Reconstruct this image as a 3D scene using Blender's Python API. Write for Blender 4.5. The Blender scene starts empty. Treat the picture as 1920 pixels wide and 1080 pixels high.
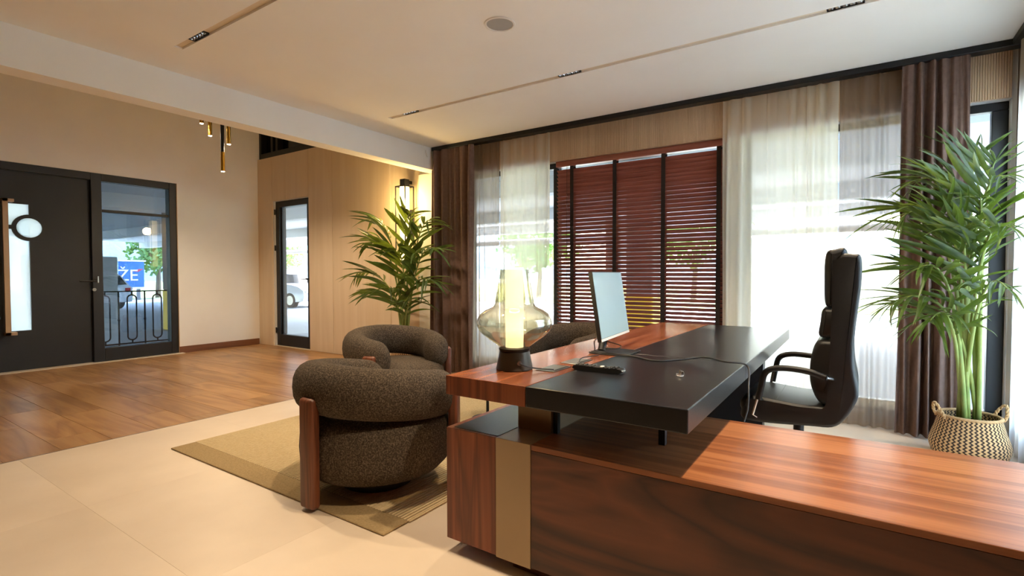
import bpy, bmesh, math, random
from mathutils import Vector, Matrix
random.seed(7)
S = bpy.context.scene
C = S.collection
PI = math.pi

# ------------------------------------------------------------------ camera
F, YAW, PITCH, ROLL, H = 963.75, -0.592636, -0.026777, -0.001446, 1.2
_fw = Vector((math.sin(YAW)*math.cos(PITCH), math.cos(YAW)*math.cos(PITCH), math.sin(PITCH)))
_rt = Vector((math.cos(YAW), -math.sin(YAW), 0)); _up = _rt.cross(_fw)
RT = _rt*math.cos(ROLL)+_up*math.sin(ROLL); UP = -_rt*math.sin(ROLL)+_up*math.cos(ROLL); FW = _fw
cam = bpy.data.cameras.new('camera'); camo = bpy.data.objects.new('camera', cam); C.objects.link(camo)
cam.sensor_width = 36; cam.lens = F/1920*36; cam.clip_start = .05; cam.clip_end = 400
camo.matrix_world = Matrix(((RT.x, UP.x, -FW.x, 0), (RT.y, UP.y, -FW.y, 0), (RT.z, UP.z, -FW.z, H), (0, 0, 0, 1)))
S.camera = camo
def ray(x, y): return FW+RT*((x-960)/F)-UP*((y-540)/F)
CAM = Vector((0, 0, H))
def onx(x, y, X): d = ray(x, y); return CAM+d*(X/d.x)
def ony(x, y, Y): d = ray(x, y); return CAM+d*(Y/d.y)
def onz(x, y, Z): d = ray(x, y); return CAM+d*((Z-H)/d.z)

# ------------------------------------------------------------------ world, sun, exposure
S.view_settings.view_transform = 'Standard'; S.view_settings.look = 'None'
S.view_settings.gamma = 1; S.view_settings.use_curve_mapping = False
S.view_settings.exposure = 1.12
W = bpy.data.worlds.new('sky'); S.world = W; W.use_nodes = True
wn = W.node_tree; bg = wn.nodes['Background']
sky = wn.nodes.new('ShaderNodeTexSky'); sky.sky_type = 'NISHITA'; sky.sun_disc = False
sky.sun_elevation = math.radians(52); sky.sun_rotation = math.radians(-20); sky.dust_density = 2.0; sky.air_density = 1.0
wn.links.new(sky.outputs[0], bg.inputs[0]); bg.inputs[1].default_value = 3.4
sl = bpy.data.lights.new('sun', 'SUN'); sl.energy = 15.0; sl.angle = .01; sl.color = (1, .95, .87)
so = bpy.data.objects.new('sun', sl); C.objects.link(so)
so.rotation_euler = (math.radians(-38), 0, math.radians(20))
S.cycles.use_denoising = True
S.cycles.max_bounces = 10; S.cycles.diffuse_bounces = 5; S.cycles.transparent_max_bounces = 16
S.cycles.caustics_reflective = False; S.cycles.caustics_refractive = False
S.cycles.sample_clamp_indirect = 6
WARM = (1, .79, .54)

# ------------------------------------------------------------------ materials
def srgb(r, g, b):
    f = lambda c: (c/255/12.92) if c/255 <= .04045 else ((c/255+.055)/1.055)**2.4
    return (f(r), f(g), f(b), 1)
def base(name, col=(200, 200, 200), rough=.6, metal=0., spec=.5):
    m = bpy.data.materials.new(name); m.use_nodes = True
    b = m.node_tree.nodes['Principled BSDF']
    b.inputs['Base Color'].default_value = srgb(*col); b.inputs['Roughness'].default_value = rough
    b.inputs['Metallic'].default_value = metal; b.inputs['Specular IOR Level'].default_value = spec
    return m
def N(m, t, **k):
    n = m.node_tree.nodes.new(t)
    for a, v in k.items():
        if a.startswith('i_'): n.inputs[a[2:].replace('_', ' ')].default_value = v
        else: setattr(n, a, v)
    return n
def Lk(m, a, b): m.node_tree.links.new(a, b)
def BS(m): return m.node_tree.nodes['Principled BSDF']
def coords(m, scale=(1, 1, 1), rnd=False, space='Object'):
    tc = N(m, 'ShaderNodeTexCoord'); mp = N(m, 'ShaderNodeMapping'); mp.inputs['Scale'].default_value = scale
    src = tc.outputs[space]
    if rnd:
        oi = N(m, 'ShaderNodeObjectInfo'); mu = N(m, 'ShaderNodeVectorMath', operation='MULTIPLY_ADD')
        mu.inputs[0].default_value = (1, 1, 1)
        cb = N(m, 'ShaderNodeVectorMath', operation='SCALE'); cb.inputs[0].default_value = (37.1, 53.7, 71.3)
        Lk(m, oi.outputs['Random'], cb.inputs['Scale'])
        Lk(m, src, mu.inputs[0]); mu.inputs[1].default_value = (1, 1, 1); Lk(m, cb.outputs[0], mu.inputs[2])
        src = mu.outputs[0]
    Lk(m, src, mp.inputs['Vector']); return mp.outputs['Vector']
def ramp(m, fac, stops):
    r = N(m, 'ShaderNodeValToRGB'); e = r.color_ramp.elements
    while len(e) < len(stops): e.new(.5)
    for k, (p, c) in enumerate(stops): e[k].position = p; e[k].color = srgb(*c)
    Lk(m, fac, r.inputs['Fac']); return r.outputs['Color']
def noise(m, vec, scale, detail=4, rough=.55, dist=0.):
    n = N(m, 'ShaderNodeTexNoise'); n.inputs['Scale'].default_value = scale; n.inputs['Detail'].default_value = detail
    n.inputs['Roughness'].default_value = rough; n.inputs['Distortion'].default_value = dist
    Lk(m, vec, n.inputs['Vector']); return n.outputs['Fac']
def bump(m, fac, strength, dist=.01):
    b = N(m, 'ShaderNodeBump'); b.inputs['Strength'].default_value = strength; b.inputs['Distance'].default_value = dist
    Lk(m, fac, b.inputs['Height']); Lk(m, b.outputs[0], BS(m).inputs['Normal'])
def mottled(name, c1, c2, scale=3, rough=.7, bmp=0., bs=60, detail=5, spec=.5, metal=0., sc=(1, 1, 1), rnd=False):
    m = base(name, c1, rough, metal, spec); v = coords(m, sc, rnd)
    Lk(m, ramp(m, noise(m, v, scale, detail), [(.3, c1), (.7, c2)]), BS(m).inputs['Base Color'])
    if bmp: bump(m, noise(m, coords(m), bs, 3), bmp, .004)
    return m
def wood(name, dark, mid, light, axis=0, rough=.4, across=7., along=.5, rnd=True, fine=.35, valvar=0., spec=.5, dist=1.2):
    m = base(name, mid, rough, 0, spec); sc = [across]*3; sc[axis] = along
    v = coords(m, sc, rnd)
    a = noise(m, v, 1.0, 3, .5, dist)
    w = N(m, 'ShaderNodeMath', operation='MULTIPLY'); Lk(m, a, w.inputs[0]); w.inputs[1].default_value = 7.0
    fr = N(m, 'ShaderNodeMath', operation='PINGPONG'); Lk(m, w.outputs[0], fr.inputs[0]); fr.inputs[1].default_value = 1.0
    sc2 = [across*16]*3; sc2[axis] = along*3
    b = noise(m, coords(m, sc2, rnd), 1.0, 4, .6)
    mx = N(m, 'ShaderNodeMix'); mx.inputs[0].default_value = fine
    Lk(m, fr.outputs[0], mx.inputs[2]); Lk(m, b, mx.inputs[3])
    col = ramp(m, mx.outputs[0], [(.12, dark), (.5, mid), (.9, light)])
    if valvar:
        oi = N(m, 'ShaderNodeObjectInfo'); mr = N(m, 'ShaderNodeMapRange')
        mr.inputs['To Min'].default_value = 1-valvar; mr.inputs['To Max'].default_value = 1+valvar
        Lk(m, oi.outputs['Random'], mr.inputs['Value'])
        hs = N(m, 'ShaderNodeHueSaturation'); Lk(m, mr.outputs[0], hs.inputs['Value']); Lk(m, col, hs.inputs['Color']); col = hs.outputs[0]
    Lk(m, col, BS(m).inputs['Base Color'])
    bump(m, b, .06, .002)
    return m
def emis(name, col, strength, basecol=(240, 230, 210)):
    m = base(name, basecol, .5); b = BS(m)
    b.inputs['Emission Color'].default_value = (*col, 1); b.inputs['Emission Strength'].default_value = strength
    return m
def glassy(name, tint=(1, 1, 1), gloss=.10, rough=.0):
    m = bpy.data.materials.new(name); m.use_nodes = True; nt = m.node_tree; nt.nodes.remove(BS(m))
    t = N(m, 'ShaderNodeBsdfTransparent'); t.inputs[0].default_value = (*tint, 1)
    g = N(m, 'ShaderNodeBsdfGlossy'); g.inputs['Roughness'].default_value = rough
    lw = N(m, 'ShaderNodeLayerWeight'); lw.inputs['Blend'].default_value = .25
    mr = N(m, 'ShaderNodeMapRange'); mr.inputs['To Min'].default_value = gloss*.35; mr.inputs['To Max'].default_value = gloss*3
    Lk(m, lw.outputs['Facing'], mr.inputs['Value'])
    mx = N(m, 'ShaderNodeMixShader'); Lk(m, mr.outputs[0], mx.inputs[0]); Lk(m, t.outputs[0], mx.inputs[1]); Lk(m, g.outputs[0], mx.inputs[2])
    Lk(m, mx.outputs[0], nt.nodes['Material Output'].inputs[0]); return m
def voile(name, col, trans, ttint=(1, 1, 1)):
    m = bpy.data.materials.new(name); m.use_nodes = True; nt = m.node_tree; nt.nodes.remove(BS(m))
    t = N(m, 'ShaderNodeBsdfTransparent'); t.inputs[0].default_value = (*ttint, 1)
    d = N(m, 'ShaderNodeBsdfDiffuse'); d.inputs[0].default_value = srgb(*col)
    l = N(m, 'ShaderNodeBsdfTranslucent'); l.inputs[0].default_value = srgb(*col)
    lw = N(m, 'ShaderNodeLayerWeight'); lw.inputs['Blend'].default_value = .35      # cloth seen edge-on lets less through
    mr = N(m, 'ShaderNodeMapRange'); mr.inputs['To Min'].default_value = trans; mr.inputs['To Max'].default_value = trans*.45
    Lk(m, lw.outputs['Facing'], mr.inputs['Value'])
    a = N(m, 'ShaderNodeMixShader'); a.inputs[0].default_value = .66; Lk(m, d.outputs[0], a.inputs[1]); Lk(m, l.outputs[0], a.inputs[2])
    b = N(m, 'ShaderNodeMixShader'); Lk(m, mr.outputs[0], b.inputs[0]); Lk(m, a.outputs[0], b.inputs[1]); Lk(m, t.outputs[0], b.inputs[2])
    Lk(m, b.outputs[0], nt.nodes['Material Output'].inputs[0]); return m

M = {}
M['plaster'] = mottled('ceiling_plaster', (240, 235, 227), (244, 240, 233), 1.5, .85)
M['white_wall'] = mottled('white_wall_paint', (222, 217, 210), (228, 224, 218), 2, .8)
M['beige_wall'] = mottled('beige_wall_paint', (232, 227, 219), (237, 233, 226), 2, .8)
M['taupe_wall'] = mottled('taupe_wall_paint', (122, 102, 82), (130, 110, 90), 2, .8)
M['tile'] = mottled('beige_stone_tile', (208, 190, 168), (222, 205, 184), 1.6, .42, .03, 90, 7, rnd=True)
M['plank'] = wood('oak_plank', (142, 102, 62), (166, 124, 80), (182, 142, 96), 0, .34, 3.6, .5, True, .4, .15)
M['oak_panel'] = wood('pale_oak_veneer', (220, 197, 164), (225, 203, 172), (230, 210, 181), 2, .5, 3, .2, True, .5, .015)
M['fascia'] = wood('pale_oak_fascia', (198, 166, 130), (208, 178, 142), (216, 188, 152), 2, .55, 3, .25, True, .5, .03)
M['back_wood'] = wood('dark_walnut_wall', (58, 38, 26), (78, 52, 36), (92, 64, 46), 2, .5)
M['skirt'] = wood('brown_skirting', (92, 58, 38), (112, 72, 48), (128, 84, 58), 1, .4)
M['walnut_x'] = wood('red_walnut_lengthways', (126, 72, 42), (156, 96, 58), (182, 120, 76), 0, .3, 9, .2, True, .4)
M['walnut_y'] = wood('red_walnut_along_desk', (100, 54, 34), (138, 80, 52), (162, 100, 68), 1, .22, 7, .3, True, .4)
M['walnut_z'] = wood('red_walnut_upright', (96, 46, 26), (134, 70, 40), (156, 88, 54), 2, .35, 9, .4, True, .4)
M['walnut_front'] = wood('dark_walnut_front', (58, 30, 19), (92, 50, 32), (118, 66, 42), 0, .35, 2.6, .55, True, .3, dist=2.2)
M['walnut_leg'] = wood('walnut_leg', (78, 42, 26), (110, 62, 40), (130, 76, 50), 2, .4, 12, .6, True, .4)
M['leather_top'] = mottled('black_leather', (17, 18, 22), (24, 25, 29), 6, .3, .10, 160)
M['leather_chair'] = mottled('black_chair_leather', (4, 4, 5), (7, 7, 8), 6, .45, .1, 120)
M['champagne'] = mottled('champagne_lacquer', (164, 142, 112), (170, 148, 118), 3, .38, metal=.25)
M['black_metal'] = base('black_metal', (24, 24, 26), .45, .3)
M['black_frame'] = base('black_aluminium', (19, 20, 22), .45)
M['door_black'] = mottled('black_door_leaf', (21, 20, 20), (26, 25, 24), 4, .5)
M['chrome'] = base('chrome', (210, 210, 210), .2, 1)
M['steel'] = base('brushed_steel', (150, 146, 140), .35, 1)
M['brass'] = base('brass', (214, 168, 70), .25, 1)
M['bronze'] = base('champagne_plate', (176, 146, 112), .45, .4)
M['rubber'] = base('black_rubber', (14, 14, 15), .5)
M['white_plastic'] = base('white_plastic', (228, 222, 212), .5)
M['grille'] = base('speaker_grille', (160, 156, 150), .7)
M['slot'] = base('slot_lining', (226, 210, 186), .8)
M['blind'] = wood('red_brown_slat', (128, 68, 52), (150, 86, 68), (164, 98, 78), 0, .38, 20, .8, True, .4)
M['tape'] = base('black_ladder_tape', (34, 24, 22), .8)
M['drape'] = mottled('taupe_drape', (104, 80, 70), (118, 92, 80), 30, .9)
M['voile_cream'] = voile('cream_voile', (240, 230, 210), .24, (1, .98, .93))
M['voile_taupe'] = voile('taupe_voile', (168, 148, 128), .34, (.96, .95, .92))
M['glass_tint'] = glassy('tinted_door_glass', (.44, .50, .55), .12)
M['glass'] = glassy('window_glass', (.94, .97, .97), .10)
M['lamp_glass'] = glassy('amber_tinted_glass', (.91, .88, .78), .24, .02)
M['milk_glass'] = None
M['dark_glass'] = base('dark_glass', (18, 20, 22), .08)
M['screen'] = mottled('painted_screen_reflection', (122, 152, 164), (132, 160, 171), 2, .3)  # side window's pale reflection on the monitor, put into its base colour
M['concrete'] = mottled('carport_concrete', (206, 208, 210), (218, 219, 220), .8, .9)
M['asphalt'] = mottled('pale_paving', (140, 142, 144), (156, 157, 157), .6, .9)
M['yellow'] = base('yellow_paint', (236, 190, 40), .6)
M['grey_paint'] = mottled('grey_column_paint', (120, 116, 114), (132, 128, 124), 2, .8)
M['grass'] = mottled('dry_grass', (116, 130, 70), (160, 158, 100), .7, .95)
M['leaf_out'] = mottled('tree_leaf', (84, 116, 56), (130, 158, 84), 1.0, .8)
M['bark'] = mottled('bark', (92, 76, 60), (116, 98, 78), 8, .9)
M['car_white'] = base('white_car_paint', (214, 218, 224), .25)
M['car_grey'] = base('grey_car_paint', (150, 156, 166), .25)
M['tyre'] = base('tyre', (26, 26, 28), .8)
M['earth'] = mottled('tan_earth', (178, 156, 122), (204, 186, 152), .5, .95)
M['billboard'] = mottled('blue_billboard', (40, 84, 150), (84, 136, 196), .35, .6)
M['soil'] = mottled('soil', (44, 34, 26), (66, 52, 40), 40, .95)
M['rope'] = mottled('jute_rope', (176, 136, 92), (200, 162, 114), 60, .9)
M['stem'] = mottled('palm_stem', (112, 132, 60), (156, 164, 88), 6, .55)
M['wicker'] = mottled('wicker', (150, 118, 82), (190, 156, 112), 60, .9)

# milk glass lets daylight glow through
mg = bpy.data.materials.new('frosted_white_glass'); mg.use_nodes = True; mg.node_tree.nodes.remove(BS(mg))
_t = N(mg, 'ShaderNodeBsdfTransparent'); _t.inputs[0].default_value = (.95, .98, 1, 1)
_l = N(mg, 'ShaderNodeBsdfTranslucent'); _l.inputs[0].default_value = (.95, .98, 1, 1)
_m = N(mg, 'ShaderNodeMixShader'); _m.inputs[0].default_value = .78
Lk(mg, _t.outputs[0], _m.inputs[1]); Lk(mg, _l.outputs[0], _m.inputs[2]); Lk(mg, _m.outputs[0], mg.node_tree.nodes['Material Output'].inputs[0])
M['milk_glass'] = mg
# boucle
def boucle(name, c1, c2, c3):
    m = base(name, c2, .95, 0, .2); v = coords(m)
    f = noise(m, v, 130, 3, .7)
    Lk(m, ramp(m, f, [(.3, c1), (.5, c2), (.7, c3)]), BS(m).inputs['Base Color']); bump(m, f, .9, .006); return m
M['boucle'] = boucle('brown_boucle', (40, 33, 27), (76, 66, 55), (124, 110, 94))
# palm leaf, two-sided green
def leafmat(name, c1, c2):
    m = base(name, c1, .42, 0, .5); v = coords(m, (1, 1, 1), True)
    Lk(m, ramp(m, noise(m, v, 6, 2), [(.3, c1), (.7, c2)]), BS(m).inputs['Base Color'])
    out = m.node_tree.nodes['Material Output']; tr = N(m, 'ShaderNodeBsdfTranslucent'); tr.inputs[0].default_value = srgb(150, 176, 60)
    mx = N(m, 'ShaderNodeMixShader'); mx.inputs[0].default_value = .18
    Lk(m, BS(m).outputs[0], mx.inputs[1]); Lk(m, tr.outputs[0], mx.inputs[2]); Lk(m, mx.outputs[0], out.inputs[0]); return m
M['leaf'] = leafmat('palm_leaf', (28, 50, 18), (74, 96, 32))
M['leaf_dark'] = leafmat('palm_leaf_deep', (34, 56, 26), (62, 86, 38))
# chevron basket weave
def chevron(name):
    m = base(name, (180, 140, 96), .9); tc = N(m, 'ShaderNodeTexCoord'); sp = N(m, 'ShaderNodeSeparateXYZ'); Lk(m, tc.outputs['Object'], sp.inputs[0])
    at = N(m, 'ShaderNodeMath', operation='ARCTAN2'); Lk(m, sp.outputs[1], at.inputs[0]); Lk(m, sp.outputs[0], at.inputs[1])
    mu = N(m, 'ShaderNodeMath', operation='MULTIPLY'); Lk(m, at.outputs[0], mu.inputs[0]); mu.inputs[1].default_value = 44/(2*PI)
    pz = N(m, 'ShaderNodeMath', operation='PINGPONG'); Lk(m, sp.outputs[2], pz.inputs[0]); pz.inputs[1].default_value = .0105
    pm = N(m, 'ShaderNodeMath', operation='MULTIPLY_ADD'); Lk(m, pz.outputs[0], pm.inputs[0]); pm.inputs[1].default_value = 48; Lk(m, mu.outputs[0], pm.inputs[2])
    fr = N(m, 'ShaderNodeMath', operation='FRACT'); Lk(m, pm.outputs[0], fr.inputs[0])
    r = N(m, 'ShaderNodeValToRGB'); r.color_ramp.interpolation = 'CONSTANT'; e = r.color_ramp.elements
    e[0].position = 0; e[0].color = srgb(58, 42, 32); e[1].position = .46; e[1].color = srgb(206, 166, 116)
    Lk(m, fr.outputs[0], r.inputs[0]); Lk(m, r.outputs[0], BS(m).inputs['Base Color']); bump(m, pz.outputs[0], .5, .3); return m
M['chevron'] = chevron('chevron_weave')
# rug: jute weave
M['rug_light'] = mottled('cream_rug_rib', (198, 174, 132), (212, 190, 148), 60, .95, .3, 300)
M['rug_dark'] = mottled('olive_rug_weft', (106, 88, 56), (122, 102, 68), 60, .95, .3, 300)
M['rug_band'] = mottled('tan_rug_band', (140, 118, 80), (166, 142, 102), 90, .95, .4, 300)
M['lit_tube'] = emis('lit_frosted_tube', (1, .79, .46), 1.3)
M['lit_sconce'] = emis('lit_sconce_glass', (1, .72, .28), 2.0)
M['lit_end'] = emis('lit_pendant_tip', (1, .86, .62), 30)
M['lens'] = emis('spot_lens', (1, .85, .65), 3.0)

# ------------------------------------------------------------------ mesh helpers
class MB:
    def __init__(s): s.v = []; s.f = []; s.mi = []; s.cur = 0
    def add(s, vs, fs):
        o = len(s.v); s.v += [tuple(v) for v in vs]; s.f += [tuple(i+o for i in f) for f in fs]; s.mi += [s.cur]*len(fs); return s
    def box(s, a, b, r=0., seg=1):
        x0, y0, z0 = (min(a[i], b[i]) for i in range(3)); x1, y1, z1 = (max(a[i], b[i]) for i in range(3))
        vs = [(x0, y0, z0), (x1, y0, z0), (x1, y1, z0), (x0, y1, z0), (x0, y0, z1), (x1, y0, z1), (x1, y1, z1), (x0, y1, z1)]
        fs = [(3, 2, 1, 0), (4, 5, 6, 7), (0, 1, 5, 4), (1, 2, 6, 5), (2, 3, 7, 6), (3, 0, 4, 7)]
        if r:
            bm = bmesh.new(); bv = [bm.verts.new(v) for v in vs]
            for f in fs: bm.faces.new([bv[i] for i in f])
            bmesh.ops.bevel(bm, geom=bm.edges[:], offset=r, segments=seg, affect='EDGES', profile=.5)
            bm.verts.index_update(); vs = [v.co[:] for v in bm.verts]; fs = [[v.index for v in f.verts] for f in bm.faces]; bm.free()
        return s.add(vs, fs)
    def tube(s, path, r, n=8, caps=True, up=None, ry=None, roll=0.):
        P = [Vector(p) for p in path]; m = len(P); rr = r if isinstance(r, (list, tuple)) else [r]*m
        vs = []; fs = []; prev = None
        for i in range(m):
            d = (P[min(i+1, m-1)]-P[max(i-1, 0)]).normalized()
            if prev is None:
                ref = Vector(up) if up else (Vector((0, 0, 1)) if abs(d.z) < .9 else Vector((1, 0, 0)))
                a = d.cross(ref).normalized()
            else: a = (prev-d*prev.dot(d)).normalized()
            prev = a; b = d.cross(a)
            for k in range(n):
                t = 2*PI*k/n+roll; q = ry[i] if isinstance(ry, (list, tuple)) else (rr[i] if ry is None else ry)
                vs.append(P[i]+a*(rr[i]*math.cos(t))+b*(q*math.sin(t)))
        for i in range(m-1):
            for k in range(n): fs.append((i*n+k, i*n+(k+1) % n, (i+1)*n+(k+1) % n, (i+1)*n+k))
        if caps: fs.append(tuple(range(n-1, -1, -1))); fs.append(tuple((m-1)*n+k for k in range(n)))
        return s.add(vs, fs)
    def cyl(s, c, r, h, n=24, r2=None, axis=2):
        a = Vector(c); d = Vector((0, 0, 0)); d[axis] = h
        return s.tube([a, a+d], [r, r if r2 is None else r2], n)
    def lathe(s, prof, c=(0, 0, 0), n=40, close=False):
        vs = []; fs = []; m = len(prof)
        for (r, z) in prof:
            for k in range(n): t = 2*PI*k/n; vs.append((c[0]+r*math.cos(t), c[1]+r*math.sin(t), c[2]+z))
        for i in range(m-1):
            for k in range(n): fs.append((i*n+k, i*n+(k+1) % n, (i+1)*n+(k+1) % n, (i+1)*n+k))
        if prof[0][0] > 1e-6 and not close: pass
        return s.add(vs, fs)
    def disc(s, c, r, n=24, axis=2):
        vs = []
        for k in range(n):
            t = 2*PI*k/n; p = [0, 0, 0]; p[(axis+1) % 3] = r*math.cos(t); p[(axis+2) % 3] = r*math.sin(t); vs.append([c[i]+p[i] for i in range(3)])
        return s.add(vs, [tuple(range(n))])
    def prism(s, poly, a, b, axis=1):
        # poly in the two other axes (order: for axis 1 -> (x,z); axis 0 -> (y,z); axis 2 -> (x,y))
        n = len(poly); vs = []
        for q in (a, b):
            for (u, w) in poly: vs.append({0: (q, u, w), 1: (u, q, w), 2: (u, w, q)}[axis])
        fs = [tuple(range(n)), tuple(range(2*n-1, n-1, -1))]+[(i, i+n, (i+1) % n+n, (i+1) % n) for i in range(n)]
        return s.add(vs, fs)
    def grid(s, fn, nu, nv):
        vs = [fn(i/nu, j/nv) for j in range(nv+1) for i in range(nu+1)]
        fs = [(j*(nu+1)+i, j*(nu+1)+i+1, (j+1)*(nu+1)+i+1, (j+1)*(nu+1)+i) for j in range(nv) for i in range(nu)]
        return s.add(vs, fs)
    def mesh(s, name, mats, smooth=False, off=None):
        me = bpy.data.meshes.new(name); vs = s.v if off is None else [(v[0]-off[0], v[1]-off[1], v[2]-off[2]) for v in s.v]
        me.from_pydata(vs, [], s.f)
        for m in (mats if isinstance(mats, (list, tuple)) else [mats]): me.materials.append(m)
        if any(s.mi): me.polygons.foreach_set('material_index', s.mi)
        bm = bmesh.new(); bm.from_mesh(me); bmesh.ops.recalc_face_normals(bm, faces=bm.faces[:]); bm.to_mesh(me); bm.free()
        if smooth:
            me.polygons.foreach_set('use_smooth', [True]*len(me.polygons))
            if smooth != 'all': me.set_sharp_from_angle(angle=math.radians(42))
        me.update(); return me
    def obj(s, name, mat, parent=None, smooth=False, local=False):
        """world coordinates, turned into the parent's own (parents are unrotated unless local is set)"""
        off = None
        if parent is not None and not local: off = origin(parent)
        o = bpy.data.objects.new(name, s.mesh(name, mat, smooth, off)); C.objects.link(o)
        if parent is not None: o.parent = parent
        return o
def origin(o):
    v = Vector((0, 0, 0))
    while o is not None: v += o.location; o = o.parent
    return v
def tag(o, label=None, cat=None, group=None, kind=None):
    for k, v in (('label', label), ('category', cat), ('group', group), ('kind', kind)):
        if v: o[k] = v
    return o
def thing(name, label, cat, loc=(0, 0, 0), rz=0., group=None):
    o = bpy.data.objects.new(name, None); C.objects.link(o); o.empty_display_size = .1
    o.location = loc; o.rotation_euler = (0, 0, rz); return tag(o, label, cat, group)
def one(mb, name, mat, label, cat, loc, smooth=False, group=None):
    """a thing that is one mesh, its origin at its base"""
    o = bpy.data.objects.new(name, mb.mesh(name, mat, smooth, loc)); C.objects.link(o); o.location = loc
    return tag(o, label, cat, group)
def struct(name, mb, mat, smooth=False, label=None):
    o = mb.obj(name, mat, None, smooth); return tag(o, label, None, None, 'structure')
def copy_tree(o, parent=None):
    c = o.copy(); C.objects.link(c); c.parent = parent
    for ch in list(o.children): copy_tree(ch, c)
    return c
def bez(p0, p1, p2, t): return p0*((1-t)**2)+p1*(2*t*(1-t))+p2*(t*t)
def spline(pts, n=8):
    P = [Vector(p) for p in pts]; P = [P[0]*2-P[1]]+P+[P[-1]*2-P[-2]]; out = []
    for i in range(1, len(P)-2):
        for k in range(n):
            t = k/n; a, b, c, d = P[i-1], P[i], P[i+1], P[i+2]
            out.append(.5*((2*b)+(c-a)*t+(2*a-5*b+4*c-d)*t*t+(3*b-a-3*c+d)*t**3))
    out.append(P[-2]); return out
# ------------------------------------------------------------------ the shell
XL, XR, YW, YB, ZC, HC = -8.6, .90, 4.95, -2.6, 2.77, 4.6
XB = -4.5                                  # where the plank floor meets the tiles
fl = struct('floor', MB().box((XL-.2, YB-.2, -.14), (XR+.2, YW+.2, -.004)), M['tile'])
tile_w, tile_l = 1.2, 1.2
def piece(name, dims, mat, parent, locs, bev=.00025):
    me = MB().box((-dims[0]/2, -dims[1]/2, -dims[2]), (dims[0]/2, dims[1]/2, 0), bev).mesh(name, mat)
    for l in locs:
        o = bpy.data.objects.new(name, me); C.objects.link(o); o.location = l; o.parent = parent
tl = []; tl_edge = []
y = YB+tile_l/2-.05
while y-tile_l/2 < YW-.05:
    for k in range(4): tl.append((XB+tile_w*(k+.5), y, 0))
    tl_edge.append((XB+4*tile_w+.3, y, 0)); y += tile_l
tl = [t for t in tl if t[1]+tile_l/2 < YW+.25]; tl_edge = [t for t in tl_edge if t[1]+tile_l/2 < YW+.25]
piece('floor_tile', (tile_w-.0006, tile_l-.0006, .004), M['tile'], fl, tl)
piece('floor_tile', (.5994, tile_l-.0006, .004), M['tile'], fl, tl_edge)
pl = []; pw, plen = .29, 1.18; r_ = 0; y = YB+pw/2; halves = []
while y+pw/2 <= YW+.02:
    offs = (0, .41, .79, .2, .62)[r_ % 5]
    x = XL+.0
    e = [XL]+[XL+offs+plen*k for k in range(-1, 6)]+[XB-.006]
    e = sorted(set(round(v, 3) for v in e if XL <= v <= XB-.006))
    for a, b in zip(e, e[1:]):
        if b-a > .06: pl.append((a, b, y))
    y += pw; r_ += 1
mesh_cache = {}
for a, b, y in pl:
    k = round(b-a, 3)
    if k not in mesh_cache: mesh_cache[k] = MB().box((-k/2+.0012, -pw/2+.0012, -.004), (k/2-.0012, pw/2-.0012, 0), .0012).mesh('floor_plank', M['plank'])
    o = bpy.data.objects.new('floor_plank', mesh_cache[k]); C.objects.link(o); o.location = ((a+b)/2, y, 0); o.parent = fl
tr = MB().box((XB-.006, YB, -.004), (XB, YW, .0015)); struct('trim_1', tr, M['steel'])

# ceiling of the room with two lighting slots
c = MB(); SL1, SL2, SW = 1.70, 3.64, .055; SX0, SX1 = -3.93, .62
def cbox(x0, x1, y0, y1, z0=ZC, z1=ZC+.2): c.box((x0, y0, z0), (x1, y1, z1))
cbox(-4.42, XR+.2, YB-.2, SL1-SW/2); cbox(-4.42, XR+.2, SL1+SW/2, SL2-SW/2); cbox(-4.42, XR+.2, SL2+SW/2, YW+.2)
for s_ in (SL1, SL2):
    cbox(-4.42, SX0, s_-SW/2, s_+SW/2); cbox(SX1, XR+.2, s_-SW/2, s_+SW/2); cbox(SX0, SX1, s_-SW/2, s_+SW/2, ZC+.06)
ceil = struct('ceiling', c, M['plaster'])
for s_, ms in ((SL1, (-3.645, -1.907, -.150)), (SL2, (-3.645, -1.907, -.084))):     # painted lining of the slots, open where a spotlight sits
    xs = [SX0+.001]+[v for m_ in ms for v in (m_-.097, m_+.097)]+[SX1-.001]
    for a, b in zip(xs[::2], xs[1::2]): MB().box((a, s_-SW/2+.001, ZC+.014), (b, s_+SW/2-.001, ZC+.059)).obj('slot_lining', M['slot'], ceil)
c = MB().box((XL-.2, YB-.2, HC), (-4.42, YW+.2, HC+.2)); struct('ceiling_hall', c, M['plaster'])
# down-stand beam between room and hall, carried up to the hall ceiling
c = MB().box((-4.60, YB, 2.5), (-4.42, YW-.001, HC)); struct('trim_2', c, M['plaster'])
# far wall: pieces around openings
wl = MB()
NX0, NX1, NZ = -8.14, -7.17, 2.42           # glazed door
WA0, WA1, WB0, WB1, WZ0, WZ1 = -4.05, -.98, -.875, .875, .10, 2.43
T = .20
def wb(x0, x1, z0, z1): wl.box((x0, YW, z0), (x1, YW+T, z1))
CZ = 3.165
wb(XL-.2, NX0, -.14, CZ); wb(NX0, NX1, NZ, CZ); wb(NX1, WA0, -.14, 2.5); wb(NX1, -4.5, 2.5, CZ)
wb(WA0, WA1, -.14, WZ0); wb(WA1, WB0, -.14, WZ1); wb(WB0, WB1, -.14, WZ0); wb(WB1, XR+.2, -.14, WZ1)
wb(-4.5, XR+.2, WZ1, ZC+.2); wb(NX0, NX1, -.14, -.001); wb(-4.5, WA0, 2.5-.001, WZ1) if WZ1 > 2.5 else None
wfar = struct('wall_far', wl, M['white_wall'])
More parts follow.
